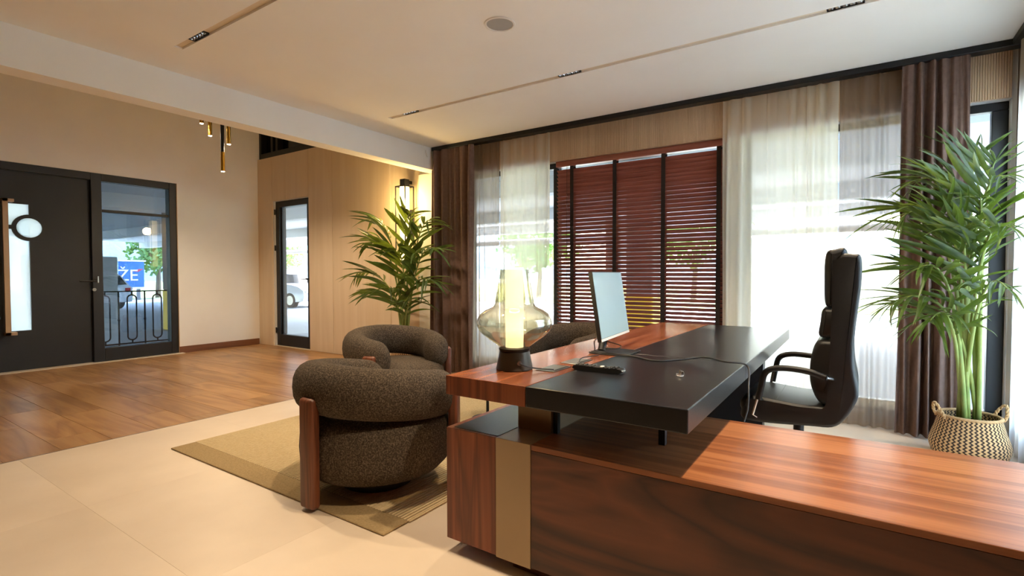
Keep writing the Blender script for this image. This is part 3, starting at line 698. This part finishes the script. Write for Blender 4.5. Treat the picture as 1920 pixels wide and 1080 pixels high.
# ------------------------------------------------------------------ curtains
def curtain(name, x0, x1, y, z0, z1, mat, folds, amp, label, group, axis='x', seed=0, flare=0.):
    rd = random.Random(seed); ph = [rd.uniform(0, 6.28) for _ in range(6)]
    jit = [0]
    for k in range(folds): jit.append(jit[-1]+rd.uniform(.6, 1.4))
    tot = jit[-1]; jit = [j/tot for j in jit]
    def phase(u):
        for k in range(folds):
            if u <= jit[k+1]+1e-9: return k+(u-jit[k])/(jit[k+1]-jit[k])
        return folds
    def fn(u, v):
        p = phase(u)*2*PI; A_ = amp*(.55+.45*math.sin(ph[0]+u*7))*(1-.35*v*v)
        s_ = math.sin(p+.35*math.sin(ph[1]+v*2.0))
        d = A_*(math.copysign(abs(s_)**.8, s_)) + amp*.10*math.sin(p*1.7+ph[2]+v*3)
        if v > .965: d *= .75
        x = x0+(x1-x0)*(u+.004*math.sin(p*1.0+ph[3])) + (flare*(1-v)*(u-.5))+.006*math.sin(ph[4]+v*5+p*.5)
        z = z0+(z1-z0)*v
        return (x, y+d, z) if axis == 'x' else (y+d, x, z)
    mb = MB().grid(fn, folds*16, 14)
    loc = ((x0+x1)/2, y, z0) if axis == 'x' else (y, (x0+x1)/2, z0)
    return one(mb, name, mat, label, 'curtain', loc, 'all', group)
ZT = ZC-.046
g_ = 'curtains on the window track'
YD = 4.778; YV = 4.85
X_ = lambda px, py=400, Y=YD: ony(px, py, Y).x
XV_ = lambda px, py=400: ony(px, py, YV).x
curtain('drape', X_(805)+.02, X_(887), YD, .008, ZT, M['drape'], 6, .058, 'opaque taupe brown drape hanging next to the wall lantern', g_, seed=1)
curtain('voile_curtain', XV_(884), XV_(936), YV, .010, ZT, M['voile_taupe'], 5, .030, 'narrow see-through taupe voile next to the drape behind the palm and armchairs', g_, seed=2)
curtain('voile_curtain', XV_(939), XV_(1031), YV, .010, ZT, M['voile_cream'], 6, .028, 'cream voile behind the table lamp, between taupe voile and blind', g_, seed=3)
curtain('voile_curtain', XV_(1355, 300), XV_(1572, 300), YV, .010, ZT, M['voile_cream'], 10, .030, 'wide cream voile between the blind and the office chair back', g_, seed=4)
curtain('voile_curtain', XV_(1573, 300), XV_(1694, 300), YV, .010, ZT, M['voile_taupe'], 6, .03, 'see-through taupe voile behind the office chair back', g_, seed=5)
curtain('drape', X_(1690, 300), X_(1818, 300), YD, .008, ZT, M['drape'], 6, .058, 'opaque taupe brown drape behind the palm in the chevron basket', g_, seed=6, flare=.03)
curtain('voile_curtain', 2.3, 4.72, .868, .010, ZT, M['voile_cream'], 20, .014, 'cream voile on the side wall beside the basket palm', g_, axis='y', seed=8)
struct('trim_4', MB().box((.835, 2.1, ZC-.045), (.889, 4.750, ZC-.0005), .003), M['black_metal'])

# ------------------------------------------------------------------ wooden venetian blind
YBL = 4.99
bx0, bx1 = ony(1045, 400, YBL).x, -.99
bl = thing('venetian_blind', 'red-brown wooden venetian blind with black ladder tapes in the window', 'blind', ((bx0+bx1)/2, YBL, .14))
ztop = 2.425
MB().box((bx0, YBL-.036, ztop-.062), (bx1, YBL+.03, ztop), .003).obj('valance', M['blind'], bl)
pitch = .0415; z = ztop-.110; tilt = math.radians(-41)
zs = []
while z > .19: zs.append(z); z -= pitch
sm = MB(); hw = .025
for (a, b, t) in ((bx0+.004, bx1-.004, .0030),):
    vs = []
    cx = (a+b)/2
    prof = []
    for i in range(5):
        u = -1+i*.5; prof.append((u*hw, .0022*(1-u*u)))
    out = [(y, z+t/2) for y, z in prof]+[(y, z-t/2) for y, z in reversed(prof)]
    out = [(y*math.cos(tilt)-z*math.sin(tilt), y*math.sin(tilt)+z*math.cos(tilt)) for y, z in out]
    sm.prism(out, a-cx, b-cx, 0)
sme = sm.mesh('slat', M['blind'])
for z in zs:
    o = bpy.data.objects.new('slat', sme); C.objects.link(o); o.parent = bl; o.location = Vector(((bx0+bx1)/2, YBL, z))-bl.location
MB().box((bx0+.004, YBL-.025, .145), (bx1-.004, YBL+.025, .165), .004).obj('bottom_rail', M['blind'], bl)
for px in (1072, 1152, 1243, 1347):
    x = ony(px, 420, YBL-.028).x; w_ = .020
    t = MB().box((x-w_, YBL-.030, .15), (x+w_, YBL-.0285, ztop-.062)); t.box((x-w_, YBL+.026, .15), (x+w_, YBL+.0275, ztop-.062)); t.obj('ladder_tape', M['tape'], bl)
x = ony(1063, 420, YBL-.028).x; MB().tube([(x, YBL-.030, .6), (x, YBL-.030, ztop-.06)], .0022, 6).obj('pull_cord', M['tape'], bl)

# ------------------------------------------------------------------ ceiling fittings
def spot_module(x, s_, label, power, aim=(0, 0), size=math.radians(96), blend=.55):
    t = thing('linear_spotlight', label, 'ceiling light', (x, s_, ZC+.004), 0, 'spotlights in the ceiling slots')
    h = MB(); L_ = .19; w_ = .044
    h.box((x-L_/2, s_-w_/2, ZC+.0272), (x+L_/2, s_+w_/2, ZC+.0292))
    for yy in (-1, 1): h.box((x-L_/2, s_+yy*w_/2-.002, ZC+.004), (x+L_/2, s_+yy*w_/2+.002, ZC+.028))
    for xx in (-1, 1): h.box((x+xx*L_/2-.002*(xx+1)/1, s_-w_/2, ZC+.004), (x+xx*L_/2-.002*(xx-1), s_+w_/2, ZC+.028))
    h.obj('housing', M['rubber'], t)
    for i in range(5):
        cx = x-.072+i*.036
        MB().lathe([(.0165, .0), (.013, .012), (.0095, .0195)], (cx, s_, ZC+.0065), 16).obj('reflector', M['chrome'], t, True)
        MB().disc((cx, s_, ZC+.0262), .0095, 14).obj('lens', M['lens'], t)
    l = bpy.data.lights.new('spot', 'SPOT'); l.energy = power; l.color = WARM; l.spot_size = size; l.spot_blend = blend; l.shadow_soft_size = .03
    o = bpy.data.objects.new('spot', l); C.objects.link(o); o.parent = t; o.location = (0, 0, -.012)
    o.rotation_euler = (aim[0], aim[1], 0)
PW = 58
spot_module(-3.645, SL1, 'five-cell spotlight at the end of the ceiling slot above the jute rug corner', PW)
spot_module(-1.907, SL1, 'five-cell spotlight in the ceiling slot above the desk corner and nearest armchair', PW)
spot_module(-.150, SL1, 'five-cell spotlight in the ceiling slot above the low desk cabinet', PW*1.9)
spot_module(-3.645, SL2, 'five-cell spotlight at the slot end, above the armchair by the palm', PW)
spot_module(-1.907, SL2, 'five-cell spotlight in mid slot, above the table lamp side of the desk', PW)
spot_module(-.084, SL2, 'five-cell spotlight in the slot above the office chair', PW)
sp = onz(937, 45, ZC)
t = thing('ceiling_speaker', 'round white ceiling speaker with grey grille', 'speaker', (sp.x, sp.y, ZC))
MB().lathe([(.082, -.001), (.086, -.007), (.096, -.006), (.099, -.0005)], (sp.x, sp.y, ZC), 48).obj('rim', M['white_plastic'], t, True)
MB().lathe([(0, -.0035), (.04, -.0034), (.083, -.002)], (sp.x, sp.y, ZC), 48).obj('grille', M['grille'], t, True)
# little plastic hook on the beam by the curtain
hk = ony(793, 284, 4.70); q = [(-4.42+.008, 4.66, 2.72), (-4.42+.012, 4.665, 2.70), (-4.42+.012, 4.675, 2.66), (-4.42+.014, 4.69, 2.64)]
one(MB().tube(spline(q, 5), .006, 8), 'cable_hook', M['white_plastic'], 'small white plastic hook on the beam beside the drape', 'hook', (-4.408, 4.67, 2.64), True)

# ------------------------------------------------------------------ wall lantern
sx = ony(760, 410, 4.82).x; zt, zb = 2.34, 1.36; sy = 4.81
wlamp = thing('wall_lantern', 'tall black-framed wall lantern with lit glass tube behind the palm', 'lamp', (sx, 4.93, zb))
MB().box((sx-.05, 4.895, 1.70), (sx+.05, 4.931, 2.05), .004).obj('wall_plate', M['black_metal'], wlamp)
MB().box((sx-.045, sy-.045, zt), (sx+.045, sy+.045, zt+.10), .004).obj('cap', M['black_metal'], wlamp)
MB().box((sx-.02, sy, zt+.05), (sx+.02, 4.931, zt+.09), .003).obj('bracket', M['black_metal'], wlamp)
cg = MB(); hw2 = .085
for dx in (-1, 1):
    for dy in (-1, 1): cg.box((sx+dx*hw2-.006, sy+dy*hw2*.9-.006, zb), (sx+dx*hw2+.006, sy+dy*hw2*.9+.006, zt+.01))
for z in (zb, zt):
    for d in (-1, 1):
        cg.box((sx-hw2, sy+d*hw2*.9-.006, z-.004), (sx+hw2, sy+d*hw2*.9+.006, z+.010)); cg.box((sx+d*hw2-.006, sy-hw2*.9, z-.004), (sx+d*hw2+.006, sy+hw2*.9, z+.010))
    cg.box((sx-hw2, sy-.006, z), (sx+hw2, sy+.006, z+.008))
cg.obj('cage', M['black_metal'], wlamp)
MB().cyl((sx, sy, zb+.012), .062, zt-zb-.014, 28).obj('glass_tube', M['lit_sconce'], wlamp, True)
l = bpy.data.lights.new('lantern_light', 'POINT'); l.energy = 22; l.color = (1, .68, .28); l.shadow_soft_size = .08
o = bpy.data.objects.new('lantern_light', l); C.objects.link(o); o.parent = wlamp; o.location = (0, -.24, .75)

# ------------------------------------------------------------------ pendant cluster in the hall
XP = -6.3
pn = thing('pendant_cluster', 'cluster of thin black and brass tube pendants hanging in the hall', 'chandelier', (XP, 3.0, HC))
MB().cyl((XP, 3.0, HC-.05), .28, .048, 40).obj('canopy', M['black_metal'], pn, True)
for (px, py, blen) in ((418, 322, .23), (429, 271, .23), (394, 255, .23), (378, 232, .23)):
    p = onx(px, py, XP)
    if px in (394, 378): p = onx(px, py, XP-.25)
    r = .021
    t_ = MB().cyl((p.x, p.y, p.z+blen), r, 1.25, 16).obj('tube', M['black_metal'], pn, True)
    MB().tube([(p.x, p.y, p.z+blen+1.25), (p.x, p.y, HC-.05)], .0035, 6).obj('cord', M['black_metal'], pn)
    MB().cyl((p.x, p.y, p.z+.004), r+.001, blen-.003, 16).obj('brass_end', M['brass'], pn, True)
    MB().lathe([(0, 0), (.018, 0), (.019, .004)], (p.x, p.y, p.z), 16).obj('lit_tip', M['lit_end'], pn, True)
    l = bpy.data.lights.new('pendant_light', 'SPOT'); l.energy = 24; l.color = WARM; l.spot_size = math.radians(140); l.spot_blend = .5; l.shadow_soft_size = .03
    o = bpy.data.objects.new('pendant_light', l); C.objects.link(o); o.parent = pn; o.location = Vector((p.x, p.y, p.z-.012))-pn.location

# ------------------------------------------------------------------ baskets and palms
def basket(loc, label, rz=0.):
    b = thing('belly_basket', label, 'basket', loc, rz, 'plant baskets')
    prof = [(0, .004), (.13, .004), (.165, .012), (.190, .04), (.203, .085), (.205, .11), (.196, .145), (.178, .20), (.163, .255), (.156, .285)]
    inner = [(.150, .285), (.158, .25), (.172, .20), (.190, .145), (.196, .11)]
    MB().lathe(prof+inner, (0, 0, 0), 56).obj('body', M['chevron'], b, True, True)
    MB().tube([(.155*math.cos(t), .155*math.sin(t), .288) for t in [2*PI*k/40 for k in range(41)]], .0095, 8).obj('rim', M['rope'], b, True, True)
    MB().lathe([(0, .215), (.166, .215)], (0, 0, 0), 30).obj('soil', M['soil'], b, False, True)
    for s_ in (1, -1):
        base_ = Vector((.158*s_, 0, .27)); hp = spline([base_+Vector((0, -.05, 0)), base_+Vector((.02*s_, -.045, .05)), base_+Vector((.035*s_, 0, .095)), base_+Vector((.02*s_, .045, .05)), base_+Vector((0, .05, 0))], 6)
        hb = MB()
        for ph in (0, PI): hb.tube([q+Vector((.005*math.cos(i*1.3+ph), .005*math.sin(i*1.3+ph), 0)) for i, q in enumerate(hp)], .006, 6)
        hb.obj('handle', M['rope'], b, True, True)
    return b
def leaflet_mesh(droop, fold, twist, mat, wid=1.):
    mb = MB(); n = 9; vs = []
    for i in range(n+1):
        t = i/n; w_ = .064*(math.sin(PI*min(1, t*.93+.05))**.75)*(1-.35*t)+.002; w_ *= wid
        if i == n: w_ = .001
        x = t; z = -droop*t*t*1.0+.05*t; a = twist*t
        for k, (s_, dz) in enumerate(((-1, fold*w_), (0, 0), (1, fold*w_))):
            yy = s_*w_; zz = z+dz
            vs.append((x, yy*math.cos(a)-dz*math.sin(a), z+dz*math.cos(a)+yy*math.sin(a)))
    fs = []
    for i in range(n):
        for k in range(2): fs.append((i*3+k, i*3+k+1, (i+1)*3+k+1, (i+1)*3+k))
    return mb.add(vs, fs).mesh('leaflet', mat, 'all')
def palm(loc, label, tips, mat, seed, leaf=.30, nleaf=11, wall=None, wid=1.):
    rd = random.Random(seed)
    root = thing('palm_plant', label, 'plant', loc, 0, 'potted palms')
    meshes = [leaflet_mesh(d, f, t, mat, wid) for d, f, t in ((.25, .35, .3), (.40, .3, -.3), (.55, .4, .2), (.2, .3, -.2), (.65, .3, .4))]
    L0 = Vector(loc)
    for k, (tip, rise, spread) in enumerate(tips):
        tip = Vector(tip)
        b0 = L0+Vector((rd.uniform(-.05, .05), rd.uniform(-.05, .05), .0))
        hor = Vector((tip.x-b0.x, tip.y-b0.y, 0)); top = max(tip.z, b0.z+.3)
        ctrl = b0+hor*.22+Vector((0, 0, (tip.z-b0.z)*rise))
        P = [bez(b0, ctrl, tip, i/18)-L0 for i in range(19)]
        rad = [.0135*(1-.85*i/18)+.0014 for i in range(19)]
        fr = MB().tube(P, rad, 7).obj('frond', M['stem'], root, 'all', True)
        ln = sum((P[i+1]-P[i]).length for i in range(18))
        nl = nleaf+(2 if ln > 1.3 else 0)
        for j in range(nl):
            t = .42+.58*(j+.5)/nl; f = t*18; i = min(17, int(f)); p = P[i].lerp(P[i+1], f-i); d = (P[i+1]-P[i]).normalized()
            side = d.cross(Vector((0, 0, 1)))
            if side.length < .12: side = d.cross(hor.normalized() if hor.length > .01 else Vector((1, 0, 0))).cross(d)
            side.normalize(); upv = side.cross(d).normalized()
            q = (j+.5)/nl; ll_ = leaf*spread*(.72+.75*math.sin(PI*(.15+.8*q)))*(1-.35*q)
            for s_ in (-1, 1):
                ang = math.radians(rd.uniform(28, 48)*(1-.4*q)+6)
                dr = (d*math.cos(ang)+side*s_*math.sin(ang)+upv*rd.uniform(-.05, .30)+Vector((0, 0, -rd.uniform(.05, .35)))).normalized()
                L_ = ll_*rd.uniform(.85, 1.12)
                wpt = p+L0+dr*L_
                if wpt.x > .77 or wpt.y > 4.60 or (wall and wpt.x > wall): L_ *= .55
                wpt = p+L0+dr*L_
                if wpt.x > .79 or wpt.y > 4.62: continue
                nn = upv-dr*upv.dot(dr); nn.normalize(); sd = nn.cross(dr)
                wv = .62+.2*rd.random(); sc = L_
                mt = Matrix(((dr.x*sc, sd.x*sc*wv, nn.x*sc, p.x), (dr.y*sc, sd.y*sc*wv, nn.y*sc, p.y), (dr.z*sc, sd.z*sc*wv, nn.z*sc, p.z), (0, 0, 0, 1)))
                o = bpy.data.objects.new('leaflet', rd.choice(meshes)); C.objects.link(o); o.parent = fr; o.matrix_local = mt
        # tip leaflet
        d = (P[18]-P[16]).normalized(); side = d.cross(Vector((0, 0, 1))); side = side.normalized() if side.length > .05 else Vector((1, 0, 0)); nn = side.cross(d); sc = leaf*.55
        if (P[18]+L0+d*sc).x < .79 and (P[18]+L0+d*sc).y < 4.62:
            o = bpy.data.objects.new('leaflet', meshes[0]); C.objects.link(o); o.parent = fr
            o.matrix_local = Matrix(((d.x*sc, -side.x*sc*.6, nn.x*sc, P[18].x), (d.y*sc, -side.y*sc*.6, nn.y*sc, P[18].y), (d.z*sc, -side.z*sc*.6, nn.z*sc, P[18].z), (0, 0, 0, 1)))
    # bare shoots round the crown
    return root
bk = (.605, 4.36, .001)
basket(bk, 'chevron woven belly basket under the window palm beside the low cabinet', math.radians(20))
T2 = [(1690, 408, 4.15, 1.22, .95), (1722, 340, 4.30, 1.12, .9), (1668, 572, 4.0, 1.35, .85), (1772, 325, 4.40, 1.0, .9), (1826, 300, 4.40, 1.0, .85),
      (1868, 300, 4.22, 1.0, .95), (1880, 330, 4.05, 1.08, .95), (1890, 425, 3.95, 1.15, .9), (1888, 540, 3.95, 1.25, .8), (1720, 505, 4.0, 1.2, .9),
      (1745, 600, 3.95, 1.3, .85), (1800, 430, 4.05, 1.02, 1.0), (1838, 370, 4.15, 1.0, 1.0)]
palm((bk[0], bk[1], .216), 'bushy green palm in a chevron basket in front of the window corner', [(tuple(ony(px, py, Y)), r, s_) for px, py, Y, r, s_ in T2], M['leaf'], 11, .37, 10)
bk1 = (-4.62, 4.50, .001)
basket(bk1, 'woven belly basket behind the armchair at the panelled wall', math.radians(60))
T1 = [(668, 512, 4.35, 1.15, .85), (696, 412, 4.40, 1.06, .85), (690, 455, 4.25, 1.1, .85), (772, 400, 4.45, 1.02, .8), (806, 412, 4.3, 1.0, .85), (816, 465, 4.2, 1.1, .9),
      (806, 525, 4.15, 1.15, .85), (688, 548, 4.2, 1.15, .8), (745, 470, 4.3, 1.02, .95), (775, 560, 4.1, .95, .8), (728, 540, 4.1, 1.0, .8)]
palm((bk1[0], bk1[1], .216), 'slender green palm behind the armchair, in front of the wall lantern', [(tuple(ony(px, py, Y)), r, s_) for px, py, Y, r, s_ in T1], M['leaf_dark'], 5, .42, 7, None, 1.6)
# ------------------------------------------------------------------ outside: carport, street, cars
GZ = -.15
g = MB(); g.box((-120, -60, GZ-.1), (90, 120, GZ)); struct('ground', g, M['asphalt'])
cs_ = MB(); SZ = 2.82
cs_.box((-30, YW+.22, SZ), (12, 14.5, SZ+.3)); cs_.box((-30, -16, SZ), (XL-.22, YW+.22, SZ+.3))
for y in (7.4, 11.0, 14.2): cs_.box((-30, y, SZ-.28), (12, y+.3, SZ))
for x in (-12.5, -17.5, -23.0, -29.7): cs_.box((x, -16, SZ-.28), (x+.3, YW+.2, SZ))
struct('carport_roof', cs_, M['concrete'])
struct('building_roof', MB().box((XL-.2, YB-.2, HC+.2), (-4.42, YW+.2, HC+.4)).box((-4.42, YB-.2, ZC+.2), (XR+.2, YW+.2, ZC+.45)), M['concrete'])
one(MB().tube([(-30, 14.8, 2.30), (12, 14.8, 2.30)], .10, 12), 'gutter_pipe', M['grey_paint'], 'grey pipe running along the open edge of the carport', 'pipe', (0, 14.8, 2.2), True)
def column(x, y, w_, label, zy=1.0):
    t = thing('carport_column', label, 'column', (x, y, GZ), 0, 'carport columns')
    MB().box((x-w_/2, y-w_/2, GZ+zy), (x+w_/2, y+w_/2, SZ-.001), .02).obj('shaft', M['grey_paint'], t)
    MB().box((x-w_/2-.004, y-w_/2-.004, GZ+.001), (x+w_/2+.004, y+w_/2+.004, GZ+zy), .02).obj('painted_base', M['yellow'], t)
p = ony(1207, 560, 9.2); column(p.x, 9.2, .50, 'carport column with yellow base seen through the blind', .98)
p = onx(329, 560, -14); column(-14, p.y, .40, 'carport column with yellow base seen past the entrance side light', .98)
p = ony(1395, 560, 13.5); column(3.2, 13.5, .45, 'carport column with yellow base out past the wide cream voile', .98)
column(-5.6, 13.5, .45, 'carport column with yellow base out behind the panelled wall', .98)
# masonry pier outside the entrance
pr = onx(205, 560, -12)
one(MB().box((-12.25, pr.y-1.2, GZ), (-12.0, onx(222, 560, -12).y, 1.55), .01), 'garden_pier', M['white_wall'], 'pale masonry wall end outside the entrance side light', 'wall', (-12.1, pr.y-.5, GZ))
# wrought iron railing
RX = -9.45
rl = thing('iron_railing', 'wrought iron railing with oval loops outside the entrance', 'railing', (RX, 3.4, GZ))
zt_, zb_ = .945, .13
MB().box((RX-.018, 2.2, zt_-.012), (RX+.018, 4.9, zt_+.006), .003).obj('top_rail', M['black_metal'], rl); MB().box((RX-.012, 2.2, zb_-.01), (RX+.012, 4.9, zb_+.01), .002).obj('bottom_rail', M['black_metal'], rl)
y = onx(223, 600, RX).y-.70
while y < 4.9:
    b_ = MB().tube([(RX, y, GZ+.001), (RX, y, zt_-.012)], .012, 8); b_.lathe([(0, -.022), (.016, -.012), (.02, 0), (.016, .012), (0, .022)], (RX, y, .50), 10); b_.obj('baluster', M['black_metal'], rl, True)
    yc = y+.175; oy, z0, z1 = .062, zb_+.05, zt_-.06; pts = []
    for k in range(25):
        a = 2*PI*k/24; cz = (z1-oy) if math.sin(a) >= 0 else (z0+oy); pts.append((RX, yc+oy*math.cos(a), cz+oy*math.sin(a)))
    pts.append(pts[0])
    lo_ = MB().tube(pts, .011, 6); lo_.tube([(RX, yc, z1), (RX, yc, zt_-.01)], .012, 8); lo_.tube([(RX, yc, zb_), (RX, yc, z0)], .012, 8); lo_.obj('oval_loop', M['black_metal'], rl, True)
    y += .35
# cars
def car(loc, rz, mat, label):
    """local: nose towards +X, ground at z=0"""
    t = thing('parked_car', label, 'car', loc, rz, 'parked cars')
    prof = [(-2.05, .30), (-2.10, .55), (-2.08, .86), (-1.95, .92), (-1.70, 1.34), (-1.35, 1.44), (-.2, 1.47), (.35, 1.38), (.95, .98), (1.75, .86), (2.05, .70), (2.10, .45), (2.02, .26), (1.72, .24), (1.66, .42), (1.35, .62), (1.03, .42), (.98, .22), (-.98, .22), (-1.03, .42), (-1.35, .62), (-1.66, .42), (-1.72, .26)]
    rows = [(-.86, .93, 0), (-.82, 1.0, 0), (0, 1.012, 0), (.82, 1.0, 0), (.86, .93, 0)]
    vs = []; m = len(prof)
    for y, sc, _ in rows:
        for x, z in prof:
            tuck = max(0, z-.9)*.38
            vs.append((x*(sc if abs(y) > .1 else 1.0), y-(math.copysign(tuck, y) if abs(y) > .1 else 0), z if z < .5 else .5+(z-.5)*(sc if sc < 1 else 1)))
    fs = [tuple(range(m)), tuple(4*m+i for i in range(m))]
    for r in range(4):
        for i in range(m): fs.append((r*m+i, r*m+(i+1) % m, (r+1)*m+(i+1) % m, (r+1)*m+i))
    MB().add(vs, fs).obj('body', mat, t, True, True)
    for s_ in (-1, 1):
        w_ = MB()
        f = lambda x, z: (x, s_*(.868-max(0, z-.9)*.38), z)
        w_.add([f(-1.62, .97), f(-.42, .97), f(-.42, 1.33), f(-1.38, 1.33)], [(0, 1, 2, 3)]); w_.add([f(-.34, .97), f(.78, .97), f(.30, 1.30), f(-.34, 1.33)], [(0, 1, 2, 3)])
        w_.obj('side_window', M['dark_glass'], t, False, True)
        for x in (-1.35, 1.35):
            wh = MB().tube([(x, s_*.66, .30), (x, s_*.865, .30)], .30, 24).obj('wheel', M['tyre'], t, True, True)
            hb = MB().tube([(x, s_*.866, .30), (x, s_*.874, .30)], .19, 20); 
            hb.obj('hub_cap', M['steel'], wh, False, True)
    MB().add([(.42, -.62, 1.36), (.42, .62, 1.36), (.98, .70, 1.0), (.98, -.70, 1.0)], [(0, 1, 2, 3)]).obj('windscreen', M['dark_glass'], t, False, True)
    MB().add([(-1.74, -.60, 1.31), (-1.74, .60, 1.31), (-1.97, .68, .97), (-1.97, -.68, .97)], [(0, 1, 2, 3)]).obj('rear_window', M['dark_glass'], t, False, True)
    red = base('tail_lamp', (170, 30, 28), .3)
    for s_ in (-1, 1):
        MB().box((-2.12, s_*.62-.1, .72), (-2.06, s_*.62+.1, .84), .01).obj('tail_lamp', red, t, False, True); MB().box((2.0, s_*.60-.13, .60), (2.09, s_*.60+.13, .70), .01).obj('head_lamp', M['chrome'], t, False, True)
    MB().box((-2.14, -.24, .50), (-2.10, .24, .60)).obj('number_plate', M['white_plastic'], t, False, True)
p = onz(252, 582, GZ); car((p.x-2.6, p.y-1.2, GZ+.001), math.radians(200), M['car_white'], 'white hatchback parked across the street past the entrance side light')
p = onz(552, 577, GZ); car((p.x-1.5, p.y+.5, GZ+.001), math.radians(8), M['car_grey'], 'silver grey car parked past the glazed door in the cladding')
# billboard
a = onx(222, 490, -32); b = onx(271, 538, -32)
bb = thing('billboard', 'blue roadside billboard with large white letters', 'billboard', (-32, (a.y+b.y)/2, GZ))
MB().box((-32.1, a.y, b.z), (-32, b.y, a.z), .01).obj('board', M['billboard'], bb)
fm = MB(); fm.box((-32.12, a.y-.08, b.z-.1), (-31.97, b.y+.08, b.z)); fm.box((-32.12, a.y-.08, a.z), (-31.97, b.y+.08, a.z+.08)); fm.obj('frame', M['white_plastic'], bb)
for q in (.2, .8): yy = a.y+(b.y-a.y)*q; MB().box((-32.2, yy-.08, GZ+.001), (-32.1, yy+.08, b.z)).obj('post', M['grey_paint'], bb)
tx = bpy.data.curves.new('lettering', 'FONT'); tx.body = '\u017dE'; tx.size = .85; tx.extrude = .01; tx.align_x = 'CENTER'
tmp = bpy.data.objects.new('lettering', tx); C.objects.link(tmp); bpy.context.view_layer.update()
me_ = bpy.data.meshes.new_from_object(tmp); bpy.data.objects.remove(tmp)
to = bpy.data.objects.new('lettering', me_); C.objects.link(to); to.parent = bb; to.location = Vector((-31.985, a.y+(b.y-a.y)*.34, b.z+.35))-bb.location; to.rotation_euler = (PI/2, 0, PI/2)
me_.materials.clear(); me_.materials.append(M['white_plastic'])
rs = MB().add([(-31.99, a.y+(b.y-a.y)*f_, b.z+(a.z-b.z)*h_) for f_, h_ in ((.45, .62), (.72, .70), (.98, .72), (.75, .60))], [(0, 1, 2, 3)]); rs.obj('red_stroke', base('red_print', (200, 70, 80), .6), bb)
# lamp post by the parked car
p = onz(563, 568, GZ); one(MB().cyl((p.x, p.y, GZ), .05, 1.25, 10), 'bollard_post', M['grey_paint'], 'thin grey post beside the silver grey car', 'post', (p.x, p.y, GZ))
# trees
def tree(x, y, h, r, label, seed):
    rd = random.Random(seed); t = thing('street_tree', label, 'tree', (x, y, GZ), 0, 'street trees')
    tk = MB().tube([(x, y, GZ), (x+.1, y, GZ+h*.3), (x, y+.1, GZ+h*.6)], [.16, .12, .06], 8)
    for k in range(4): a_ = rd.uniform(0, 6.28); tk.tube([(x+.08, y, GZ+h*.35), (x+r*.5*math.cos(a_), y+r*.5*math.sin(a_), GZ+h*.65)], [.06, .02], 6)
    tk.obj('trunk', M['bark'], t, True)
    cr = MB(); cl_ = [(rd.gauss(0, .45)*r, rd.gauss(0, .45)*r, rd.uniform(-.6, .75)*h*.33) for _ in range(16)]
    for k in range(1500):
        c_ = rd.choice(cl_); q = Vector((rd.gauss(0, 1), rd.gauss(0, 1), rd.gauss(0, 1))).normalized()*r*.42*rd.uniform(.6, 1)
        P_ = Vector((x, y, GZ+h*.66))+Vector(c_)+q; u = Vector((rd.gauss(0, 1), rd.gauss(0, 1), rd.gauss(0, 1))).normalized(); w_ = u.orthogonal().normalized(); s_ = .13
        cr.add([P_-u*s_-w_*s_*.5, P_+u*s_-w_*s_*.5, P_+u*s_+w_*s_*.5, P_-u*s_+w_*s_*.5], [(0, 1, 2, 3)])
    tag(cr.obj('foliage', M['leaf_out'], t), kind='stuff')
p = onx(296, 520, -34); tree(-34, p.y, 4.6, 1.9, 'pale green tree beside the blue billboard', 1)
p = ony(560, 500, 30); tree(p.x-2.5, 30, 5.5, 2.2, 'pale green tree far beyond the silver grey car', 2)
p = ony(1010, 500, 26); tree(p.x, 26, 4.6, 2.0, 'leafy tree across the street behind the lamp-side voile', 3)
p = ony(1300, 500, 27); tree(p.x, 27, 5.0, 2.2, 'leafy tree across the street behind the blind', 4)
# earth heap across the street
p = ony(1510, 560, 26); rd = random.Random(5)
def mound(u, v):
    x = -4.2+8.4*u; y = -2.6+5.2*v; r2 = (x/4.2)**2+(y/2.6)**2; hgt = max(0, 1-r2)**.6*2.7
    return (p.x+x, 26+y, GZ-.02+hgt*(1+.12*math.sin(x*2.3)*math.cos(y*3.1))+.05*math.sin(x*7+y*5)*(hgt > 0))
one(MB().grid(mound, 36, 22), 'earth_mound', M['earth'], 'tan heap of earth across the street behind the wide cream voile', 'mound', (p.x, 26, GZ), 'all')
# grass verge and hills
gv = MB(); gv.box((-110, 20.5, GZ+.002), (80, 60, GZ+.02)); gv.box((-70, -40, GZ+.002), (-33, 20.4, GZ+.02)); struct('verge', gv, M['grass'])
hl = MB()
def hill(u, v):
    a_ = math.radians(-60+250*u); R_ = 150+v*40; h_ = (10+7*math.sin(u*17)+4*math.sin(u*41+1))*(v if v < .5 else 1-.2*(v-.5))*2
    return (R_*math.cos(a_), R_*math.sin(a_), GZ-2+max(0, h_))
hl.grid(hill, 90, 4); struct('hills', hl, mottled('blue_hills', (120, 136, 140), (140, 154, 150), .05, 1), 'all')
